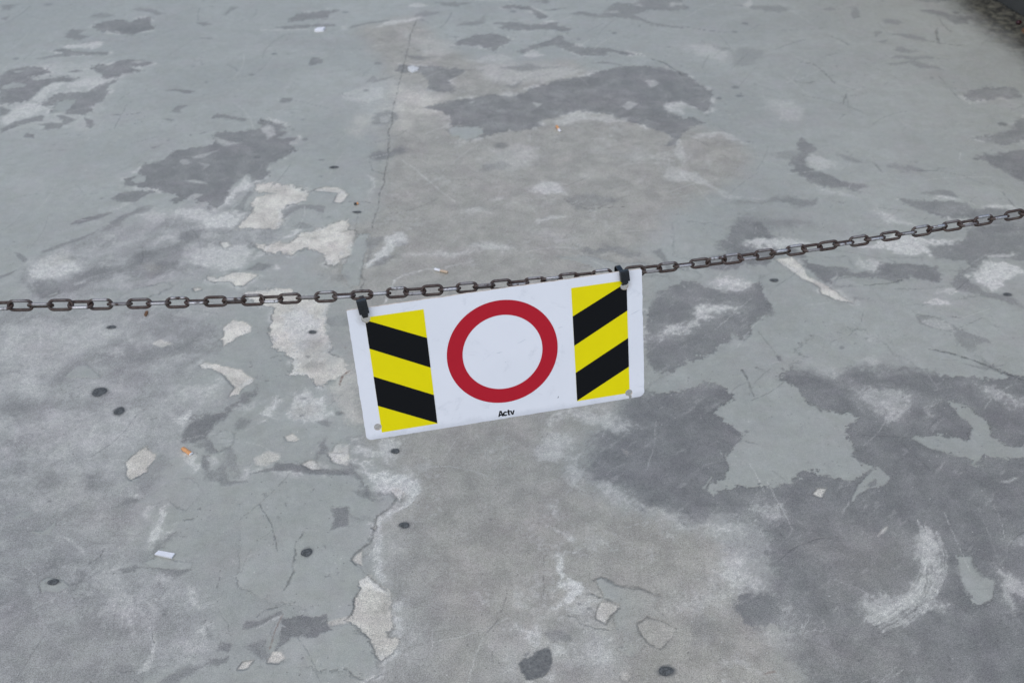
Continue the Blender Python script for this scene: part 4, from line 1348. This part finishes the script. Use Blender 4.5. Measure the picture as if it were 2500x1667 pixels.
XI, XO, YT, YB = 0.1255, 0.2225, 0.1055, -0.1110
def decal(name, pts, mat, parent, z, holes=HOLES):
    pts = [tuple(p) for p in pts]
    area = sum(pts[i][0] * pts[(i + 1) % len(pts)][1] - pts[(i + 1) % len(pts)][0] * pts[i][1] for i in range(len(pts)))
    if area < 0:
        pts.reverse()
    me = extrude_poly(pts, z, z + 0.00012, name)
    cs = []
    for h in holes:
        if min(p[0] for p in pts) < h[0] + h[2] and max(p[0] for p in pts) > h[0] - h[2] and \
           min(p[1] for p in pts) < h[1] + h[2] and max(p[1] for p in pts) > h[1] - h[2]:
            cs.append(circle(h[0], h[1], h[2] + 0.0002))
    if cs:
        me = cut(me, cs)
    me.materials.clear()
    return new_obj(name, me, mat, parent)
for sx in (-1, 1):
    panel = decal("stripe_panel", [(sx * XI, YT), (sx * XO, YT), (sx * XO, YB), (sx * XI, YB)], MAT_YELLOW, plate, 0.00015)
    for yo, yi in ((0.1015, 0.0535), (-0.0025, -0.0545)):
        th_in = 0.0555
        th_out = 0.0520 if yo > 0 else 0.0560
        decal("black_stripe", [(sx * XO, yo), (sx * XI, yi), (sx * XI, yi - th_in), (sx * XO, yo - th_out)], MAT_BLACK, plate, 0.0004)

bm = bmesh.new()
N = 128
RC, RO, RI = (0.0, 0.0058), 0.0964, 0.0694
vs = []
for r, z in ((RI, 0.00015), (RO, 0.00015), (RO, 0.0003), (RI, 0.0003)):
    vs.append([bm.verts.new((RC[0] + r * math.cos(2 * math.pi * k / N), RC[1] + r * math.sin(2 * math.pi * k / N), z)) for k in range(N)])
for i in range(4):
    a, b = vs[i], vs[(i + 1) % 4]
    for k in range(N):
        bm.faces.new((a[k], a[(k + 1) % N], b[(k + 1) % N], b[k]))
new_obj("red_ring", bm_mesh(bm, "red_ring"), MAT_RED, plate)

# lettering: four heavy grotesque letters set tight
def stroke_arc(cx, cy, ro, ri, a0, a1, n=18, sx=1.0):
    A = [math.radians(a0 + (a1 - a0) * k / n) for k in range(n + 1)]
    return [(cx + ro * sx * math.cos(a), cy + ro * math.sin(a)) for a in A] + \
           [(cx + ri * sx * math.cos(a) * 0.9, cy + ri * math.sin(a)) for a in reversed(A)]
LETTERS = [
    [[(0, 0), (0.29, 1.0), (0.53, 1.0), (0.42, 0.74), (0.25, 0)], [(0.421, 0.742), (0.53, 1.0), (0.57, 1.0), (0.88, 0), (0.62, 0)],
     [(0.26, 0.18), (0.32, 0.40), (0.54, 0.40), (0.60, 0.18)]],
    [stroke_arc(1.13, 0.36, 0.40, 0.16, 34, 326, 22, 0.92)],
    [[(1.53, 0.14), (1.53, 0.96), (1.78, 0.96), (1.78, 0.21), (1.90, 0.19), (1.90, 0.0), (1.66, -0.01), (1.57, 0.04)],
     [(1.44, 0.54), (1.44, 0.74), (1.91, 0.74), (1.91, 0.54)]],
    [[(1.88, 0.74), (2.14, 0.74), (2.265, 0.27), (2.22, 0.0), (2.13, 0.0)], [(2.221, 0.0), (2.266, 0.27), (2.38, 0.74), (2.62, 0.74), (2.38, 0.0)]],
]
TS = 0.0115
for k, strokes in enumerate(LETTERS):
    bm = bmesh.new()
    for j, pl in enumerate(strokes):
        zz = 0.00022 + 0.00006 * j
        vv = [bm.verts.new((-0.0180 + x * TS, -0.1172 + y * TS, zz)) for x, y in pl]
        f = bm.faces.new(vv)
        if len(vv) > 12:
            bmesh.ops.triangulate(bm, faces=[f])
    new_obj("letter", bm_mesh(bm, "letter"), MAT_BLACK, plate)
decal("ink_speck", [(0.0905, -0.0985), (0.0915, -0.0985), (0.0928, -0.0955), (0.0918, -0.0952)], MAT_BLACK, plate, 0.0002)
# flat grey scratch marks on the plate face
for (x0, y0, x1, y1, w) in ((-0.012, 0.006, 0.000, 0.007, 0.0007), (0.025, 0.018, 0.043, 0.024, 0.0005), (0.002, -0.014, 0.0045, -0.0125, 0.0007),
                            (0.098, 0.036, 0.108, 0.037, 0.0005), (0.226, 0.040, 0.247, 0.048, 0.0005)):
    d = Vector((x1 - x0, y1 - y0)).normalized()
    nn = Vector((-d.y, d.x)) * w
    mx, my = (x0 + x1) / 2, (y0 + y1) / 2
    decal("scratch", [(x0, y0), (mx - nn.x, my - nn.y), (x1, y1), (mx + nn.x, my + nn.y)],
          bpy.data.materials.get("scratch_grey") or print_material("scratch_grey", (0.62, 0.63, 0.65)), plate, 0.0001)

# ------------------------------------------------------------------ the chain
PITCH_L, WIRE, L_OUT, W_OUT = 0.0293, 0.0053, 0.0399, 0.0198
def link_mesh():
    bm = bmesh.new()
    r = W_OUT / 2 - WIRE / 2
    sl = (L_OUT - W_OUT) / 2
    path = []
    for k in range(9):
        a = -math.pi / 2 + math.pi * k / 8
        path.append((sl + r * math.cos(a), r * math.sin(a)))
    for k in range(9):
        a = math.pi / 2 + math.pi * k / 8
        path.append((-sl + r * math.cos(a), r * math.sin(a)))
    M = 10
    rings = []
    n = len(path)
    for i, (x, y) in enumerate(path):
        px, py = path[i - 1]
        qx, qy = path[(i + 1) % n]
        t = Vector((qx - px, qy - py, 0)).normalized()
        nn = Vector((t.y, -t.x, 0))
        rings.append([bm.verts.new(Vector((x, y, 0)) + nn * (WIRE / 2 * math.cos(2 * math.pi * k / M)) +
                                   Vector((0, 0, WIRE / 2 * math.sin(2 * math.pi * k / M)))) for k in range(M)])
    for i in range(n):
        a, b = rings[i], rings[(i + 1) % n]
        for k in range(M):
            bm.faces.new((a[k], b[k], b[(k + 1) % M], a[(k + 1) % M]))
    return bm_mesh(bm, "chain_link", True)
LINK = link_mesh()
LINK.materials.append(MAT_CHAIN)

# chain line: photo points along it, depth from the link pitch (the chain recedes to the right)
chain_px = [(0, 746), (70, 745.5), (250, 743), (468, 737), (744, 727.5), (871, 721), (1000, 713), (1121, 703), (1203, 695.5), (1285, 689),
            (1365, 682), (1446, 674), (1600, 657), (1871, 620), (2084, 590), (2317, 553), (2500, 520)]
A0 = 0.6305
def chain_depth(x):
    return 1.0 / (A0 * (1 - 0.113 * (x - 250) / 2000))
cp = np.array([at_depth(x, y, chain_depth(x)) for x, y in chain_px])
cs_x = np.linspace(cp[0, 0] - 1.0, cp[-1, 0] + 1.0, 60)
fy_ = np.polyfit(cp[:, 0], cp[:, 1], 1)
# the chain hangs in one vertical plane: carry the photo points onto it
for k_, (x_, y_) in enumerate(chain_px):
    rd = at_depth(x_, y_, 1.0) - EYE
    cp[k_] = EYE + rd * ((fy_[1] - EYE.y + fy_[0] * EYE.x) / (rd.y - fy_[0] * rd.x))
fz_ = np.polyfit(cp[:, 0], cp[:, 2], 6)
def chain_at(x):
    xm = min(max(x, cp[0, 0]), cp[-1, 0])
    z = np.polyval(fz_, xm)
    sl_ = np.polyval(np.polyder(fz_), xm)
    z += (x - xm) * (0.03 * np.sign(x - xm) if abs(x - xm) > 0 else 0) * 1.0
    return Vector((x, float(np.polyval(fy_, x)), float(z)))
chain = empty("chain")
tag(chain, "rusty brown steel link chain stretched across the floor above the concrete", "chain")
X_START, X_END = cp[0, 0] - 0.62, cp[-1, 0] + 0.62
pos = X_START
i = 0
chain_pts = []
while pos < X_END:
    p = chain_at(pos)
    step = PITCH_L
    q = chain_at(pos + step * 0.98)
    t = (q - p).normalized()
    q = p + t * step
    c = (p + q) / 2
    chain_pts.append((p, q, t))
    pos = q.x
    i += 1
def frame(t, twist):
    view = (EYE - Vector((0, 1.3, 0.66))).normalized()
    zf = (view - t * view.dot(t)).normalized()
    yf = zf.cross(t).normalized()
    ct, st = math.cos(twist), math.sin(twist)
    y2 = yf * ct + zf * st
    z2 = zf * ct - yf * st
    return y2, z2
for i, (p, q, t) in enumerate(chain_pts):
    ph = 18 * math.sin(2 * math.pi * i / 11.0 + 0.9) + 20 * math.sin(2 * math.pi * i / 5.3 + 2.0)
    if i % 2:
        ph = 0.5 * ph + (26, 8, -24, 30, -12, 34, 3)[(i // 2) % 7]
    tw = math.radians(ph) + (math.pi / 2 if i % 2 else 0)
    y2, z2 = frame(t, tw)
    c = (p + q) / 2
    o = new_obj("chain_link", LINK, None, chain)
    o.color = ((0.8, 0.55, 0.9, 0.35, 0.7)[(i // 2) % 5] if i % 2 else (0.1, 0.6, 0.2, 0.75, 0.0, 0.3)[(i // 2) % 6], 0, 0, 1)
    o.matrix_world = Matrix(((t.x, y2.x, z2.x, c.x), (t.y, y2.y, z2.y, c.y), (t.z, y2.z, z2.z, c.z), (0, 0, 0, 1)))

# posts carrying the chain, both out of the picture
for (p, q, t), nm in ((chain_pts[0], 0), (chain_pts[-1], 1)):
    e = p if nm == 0 else q
    s_ = -1 if nm == 0 else 1
    base = Vector((e.x + s_ * 0.034, e.y + s_ * 0.034 * t.y, 0))
    post = empty("barrier_post", base)
    tag(post, "galvanised steel post holding the end of the chain " + ("away from" if nm == 0 else "beside") + " the grimy wall", "post", "chain posts")
    bm = bmesh.new()
    bmesh.ops.create_cone(bm, cap_ends=True, segments=24, radius1=0.03, radius2=0.03, depth=e.z + 0.08,
                          matrix=Matrix.Translation((0, 0, (e.z + 0.08) / 2 + 0.008)))
    new_obj("post_tube", bm_mesh(bm, "post_tube"), MAT_POST, post)
    bm = bmesh.new()
    bmesh.ops.create_uvsphere(bm, u_segments=20, v_segments=10, radius=0.032,
                              matrix=Matrix.Translation((0, 0, e.z + 0.088)) @ Matrix.Diagonal((1, 1, 0.6, 1)))
    new_obj("post_cap", bm_mesh(bm, "post_cap", True), MAT_POST, post)
    bm = bmesh.new()
    bmesh.ops.create_cone(bm, cap_ends=True, segments=28, radius1=0.075, radius2=0.07, depth=0.008,
                          matrix=Matrix.Translation((0, 0, 0.0045)))
    new_obj("base_plate", bm_mesh(bm, "base_plate"), MAT_POST, post)

# ------------------------------------------------------------------ cable ties
def ribbon(path, widthdir, w, thk, name):
    """closed strap along path (list of Vectors)"""
    bm = bmesh.new()
    n = len(path)
    secs = []
    for i in range(n):
        t = (path[(i + 1) % n] - path[i - 1]).normalized()
        nn = widthdir.cross(t).normalized()
        secs.append([bm.verts.new(path[i] + widthdir * (a * w / 2) + nn * (b * thk / 2)) for a, b in ((-1, -1), (1, -1), (1, 1), (-1, 1))])
    for i in range(n):
        a, b = secs[i], secs[(i + 1) % n]
        for k in range(4):
            bm.faces.new((a[k], b[k], b[(k + 1) % 4], a[(k + 1) % 4]))
    return bm_mesh(bm, name)

def box_bm(bm, cx, cy, cz, sx, sy, sz, bev=0.0):
    r = bmesh.ops.create_cube(bm, size=1.0, matrix=Matrix.Translation((cx, cy, cz)) @ Matrix.Diagonal((sx, sy, sz, 1)))
    if bev:
        es = list({e for v in r["verts"] for e in v.link_edges})
        bmesh.ops.bevel(bm, geom=es, offset=bev, segments=2, affect='EDGES', profile=0.6)

def cable_tie(hole, top_px, loop_out, low, head_u, head_len, head_w, label):
    root = empty("cable_tie")
    tag(root, label, "cable tie", "cable ties holding the sign to the chain")
    h = b_org + bx * hole[0] + bup * (hole[1] + hole[2] * 0.45)
    # where the line of sight to the strap's top crosses the plate's plane, and the chain behind it
    ray = at_depth(top_px[0], top_px[1], 1.0) - EYE
    hp = EYE + ray * ((b_org - EYE).dot(bn) / ray.dot(bn))
    U = (hp - h).normalized()
    Wd = U.cross(bn).normalized()
    tgt = min((p + (q - p) * k / 10 for p, q, t in chain_pts for k in range(10)), key=lambda c: abs((c - h).dot(Wd)))
    nb, L = (tgt - h).dot(bn), (tgt - h).dot(U) - low
    def P(u, n):
        return h + U * u + bn * n
    f0 = 0.0022
    R = 0.0100 + loop_out
    path = [P(-0.0005, -0.0005), P(0.0004, f0), P(0.006, f0 + 0.0016), P(head_u, f0 + 0.0030),
            P(min(head_u + head_len * 0.55, L), f0 + 0.0028),
            P(L + R * 0.6, max(f0, nb + R * 0.8)), P(L + R, nb + 0.003), P(L + R * 0.92, nb - R * 0.4), P(L + R * 0.4, nb - R * 0.9),
            P(L - R * 0.3, nb - R), P(L * 0.45, min(nb - R * 0.6, -0.0075)), P(0.006, -0.0066), P(0.0006, -0.0062)]
    # smooth the loop
    pts = []
    n = len(path)
    for i in range(n):
        p0, p1, p2, p3 = path[i - 1], path[i], path[(i + 1) % n], path[(i + 2) % n]
        for s in (0, 0.25, 0.5, 0.75):
            pts.append(0.5 * ((2 * p1) + (p2 - p0) * s + (2 * p0 - 5 * p1 + 4 * p2 - p3) * s * s + (3 * p1 - p0 - 3 * p2 + p3) * s ** 3))
    new_obj("strap", ribbon(pts, Wd, 0.0085, 0.0015, "strap"), MAT_TIE, root)
    # locking head with pawl window and ribs
    bm = bmesh.new()
    box_bm(bm, 0, 0, 0, head_w, head_len, 0.0090, 0.0014)
    box_bm(bm, 0, -head_len * 0.5 - 0.0022, -0.0012, 0.0105, 0.0055, 0.005, 0.0009)
    for k in range(3):
        box_bm(bm, 0, head_len * (-0.36 + 0.17 * k), 0.0046, head_w * 0.92, 0.0014, 0.0018, 0.0003)
    head = new_obj("head", bm_mesh(bm, "head"), MAT_TIE, root)
    bm = bmesh.new()
    box_bm(bm, 0, head_len * 0.22, 0.0046, 0.0078, head_len * 0.30, 0.0012, 0.0003)
    box_bm(bm, 0, head_len * 0.22, 0.0055, 0.0050, head_len * 0.16, 0.0012, 0.0003)
    for k in (-1, 0, 1):
        box_bm(bm, k * 0.0024, head_len * 0.02, 0.0047, 0.0010, head_len * 0.22, 0.0012, 0.0002)
    pawl = new_obj("pawl", bm_mesh(bm, "pawl"), MAT_TIE, head)
    # orient: y up along the strap there, leaning
    hy = U
    hz = (bn - hy * bn.dot(hy)).normalized()
    hx = hy.cross(hz).normalized()
    hc = P(head_u, f0 + 0.0052)
    head.matrix_world = Matrix(((hx.x, hy.x, hz.x, hc.x), (hx.y, hy.y, hz.y, hc.y), (hx.z, hy.z, hz.z, hc.z), (0, 0, 0, 1)))
    return root

cable_tie(HOLES[0], (879, 722), -0.0050, 0.0085, 0.0215, 0.0245, 0.0165, "black plastic cable tie whose ribbed head stands above the sign's top edge")
cable_tie(HOLES[1], (1519, 647), 0.002, 0.0, 0.0185, 0.0200, 0.0158, "black plastic cable tie whose square head lies on the sign's white face")

# ------------------------------------------------------------------ litter
def lathe(profile, n=14):
    """profile: list of (x along axis, radius) -> bmesh, axis X"""
    bm = bmesh.new()
    rg = []
    for x, r in profile:
        rg.append([bm.verts.new((x, r * math.cos(2 * math.pi * k / n), r * math.sin(2 * math.pi * k / n))) for k in range(n)])
    for a, b in zip(rg[:-1], rg[1:]):
        for k in range(n):
            bm.faces.new((a[k], a[(k + 1) % n], b[(k + 1) % n], b[k]))
    bm.faces.new(list(reversed(rg[0])))
    bm.faces.new(rg[-1])
    return bm

def butt(px0, px1, r, flat, split, mats, label, tip=None):
    """cigarette end lying from photo pixel px0 (filter) to px1"""
    p0, p1 = ground_xy(*px0), ground_xy(*px1)
    a, b = Vector((float(p0[0]), float(p0[1]), 0)), Vector((float(p1[0]), float(p1[1]), 0))
    L = (b - a).length
    root = empty("cigarette_butt", ((a + b) / 2).to_tuple())
    root.rotation_euler = (0, 0, math.atan2((b - a).y, (b - a).x))
    tag(root, label, "cigarette butt", "cigarette ends dropped on the floor")
    s = L * split
    def wob(x):
        return r * (1 + 0.06 * math.sin(x * 900))
    parts = [("filter", -L / 2, -L / 2 + s, mats[0])]
    if split < 1:
        parts.append(("paper", -L / 2 + s + 0.0001, L / 2 - (0.003 if tip else 0), mats[1]))
    if tip:
        parts.append(("burnt_end", L / 2 - 0.0029, L / 2, tip))
    for nm, x0, x1, mt in parts:
        prof = [(x0, wob(x0) * 0.93)] + [(x0 + (x1 - x0) * k / 6, wob(x0 + (x1 - x0) * k / 6)) for k in range(1, 6)] + [(x1, wob(x1) * 0.93)]
        bm = lathe(prof)
        for v in bm.verts:
            v.co.z = v.co.z * flat + r * flat * 1.06 + 0.0006
            v.co.y *= 1 + (1 - flat) * 0.35
        new_obj(nm, bm_mesh(bm, nm, True), mt, root)
    return root

butt((446, 1096), (468, 1111), 0.0045, 0.62, 0.93, (MAT_FILTER, MAT_PAPER), "flattened orange cigarette butt beside a dark ring mark on the floor")
butt((1359, 311), (1367, 324), 0.0045, 0.9, 0.60, (MAT_FILTER, MAT_PAPER), "orange and white cigarette butt beyond the sign on bare concrete beside the big dark patch")
butt((1093, 668), (1061, 660), 0.0040, 0.9, 0.55, (MAT_TANF, MAT_PAPER), "tan and white cigarette end lying just behind the chain")
butt((875, 499), (865, 501), 0.0040, 0.9, 0.40, (MAT_FILTER, MAT_ASH), "dark stubbed-out cigarette end with an orange tip beside the long joint")

# folded white paper slip
pts = [ground_xy(x, y) for x, y in ((378, 1355), (388, 1345.5), (428, 1353), (420, 1364.5))]
cxy = (sum(float(p[0]) for p in pts) / 4, sum(float(p[1]) for p in pts) / 4)
bm = bmesh.new()
top = [bm.verts.new((float(p[0]) - cxy[0], float(p[1]) - cxy[1], h)) for p, h in zip(pts, (0.0042, 0.0036, 0.0040, 0.0048))]
bot = [bm.verts.new((v.co.x, v.co.y, v.co.z - 0.0016)) for v in top]
bm.faces.new(top)
bm.faces.new(list(reversed(bot)))
for k in range(4):
    bm.faces.new((bot[k], bot[(k + 1) % 4], top[(k + 1) % 4], top[k]))
slip = empty("paper_slip", (cxy[0], cxy[1], 0))
tag(slip, "small folded white paper strip lying on the grey floor", "paper")
new_obj("upper_fold", bm_mesh(bm, "upper_fold"), MAT_PAPER, slip)
bm = bmesh.new()
low = [bm.verts.new((v[0] * 0.97, v[1] * 0.97, z)) for z in (0.0004, 0.0016) for v in [(float(p[0]) - cxy[0], float(p[1]) - cxy[1]) for p in pts]]
for f in ((0, 1, 2, 3), (7, 6, 5, 4), (0, 4, 5, 1), (1, 5, 6, 2), (2, 6, 7, 3), (3, 7, 4, 0)):
    bm.faces.new([low[k] for k in f])
new_obj("lower_fold", bm_mesh(bm, "lower_fold"), MAT_PAPER, slip)

def chip(pxs, h, mat, name, label, cat, group=None, seed=0):
    """flat broken flake from photo outline"""
    P_ = [ground_xy(x, y) for x, y in pxs]
    cx_ = sum(float(p[0]) for p in P_) / len(P_)
    cy_ = sum(float(p[1]) for p in P_) / len(P_)
    r_ = np.random.RandomState(seed)
    bm = bmesh.new()
    lo_ = [bm.verts.new((float(p[0]) - cx_, float(p[1]) - cy_, 0.0004)) for p in P_]
    hi_ = [bm.verts.new((v.co.x * 0.88, v.co.y * 0.88, h * (0.7 + 0.6 * r_.rand()))) for v in lo_]
    n = len(lo_)
    bm.faces.new(list(reversed(lo_)))
    c_ = bm.verts.new((0, 0, h * 1.15))
    for k in range(n):
        bm.faces.new((lo_[k], lo_[(k + 1) % n], hi_[(k + 1) % n], hi_[k]))
        bm.faces.new((hi_[k], hi_[(k + 1) % n], c_))
    o = new_obj(name, bm_mesh(bm, name), mat)
    o.location = (cx_, cy_, 0)
    tag(o, label, cat, group)
    return o
chip([(995, 166), (1008, 164), (1024, 167), (1020, 174), (1006, 179), (997, 174)], 0.006, MAT_CHIP, "plaster_chip",
     "pale square plaster chip lying on the long joint in the floor", "chip", seed=1)
chip([(767, 76), (776, 70), (795, 70), (790, 78), (770, 80)], 0.008, MAT_PAPER, "plaster_chip",
     "bright white flake beside the dark scrape with white edges", "chip", seed=2)
chip([(352, 770), (356, 762), (362, 760), (361, 768), (356, 774)], 0.004, MAT_LEAF, "leaf_scrap",
     "tiny curled brown leaf scrap just in front of the chain", "leaf", seed=3)
chip([(2493, 76), (2499, 70), (2512, 70), (2516, 80), (2502, 86)], 0.006, MAT_LEAF, "leaf_scrap",
     "brown leaf lying in the grime at the wall's foot", "leaf", seed=4)
bm = bmesh.new()
bmesh.ops.create_uvsphere(bm, u_segments=16, v_segments=10, radius=0.011)
for v in bm.verts:
    k = 1 + 0.12 * math.sin(v.co.x * 300) * math.sin(v.co.y * 260 + 1)
    v.co = Vector((v.co.x * 1.15 * k, v.co.y * k, v.co.z * 0.8 * k))
berry = new_obj("berry", bm_mesh(bm, "berry", True), MAT_DARKRED)
bp = ground_xy(2486, 60)
berry.location = (float(bp[0]), float(bp[1]), 0.0082)
tag(berry, "dark red round berry lying in the grime by the wall", "berry")

# ------------------------------------------------------------------ grey wall along the far edge
w0, w1 = ground_xy(2426, 0), ground_xy(2503, 45)
w0, w1 = Vector((float(w0[0]), float(w0[1]), 0)), Vector((float(w1[0]), float(w1[1]), 0))
wd = (w1 - w0).normalized()
wn_ = Vector((wd.y, -wd.x, 0))
if wn_.dot(Vector((1, 0, 0))) < 0:
    wn_ = -wn_
wall = empty("low_wall", w0.to_tuple())
wall.rotation_euler = (0, 0, math.atan2(wd.y, wd.x))
tag(wall, "dark grey low wall with a grimy foot at the floor's edge", "wall")
sgn = 1 if Vector((-wd.y, wd.x, 0)).dot(wn_) > 0 else -1
def wall_box(name, x0, x1, y0, y1, z0, z1, mat):
    bm = bmesh.new()
    box_bm(bm, (x0 + x1) / 2, sgn * (y0 + y1) / 2, (z0 + z1) / 2, x1 - x0, y1 - y0, z1 - z0, 0.006)
    return new_obj(name, bm_mesh(bm, name), mat, wall)
wall_box("wall_body", -9.0, 5.0, 0.0, 0.22, 0.0, 0.72, MAT_WALL)
wall_box("coping", -9.0, 5.0, -0.03, 0.25, 0.7205, 0.79, plain("coping_stone", (0.25, 0.25, 0.245), 0.8, var=0.15, scale=12, bump=0.002))
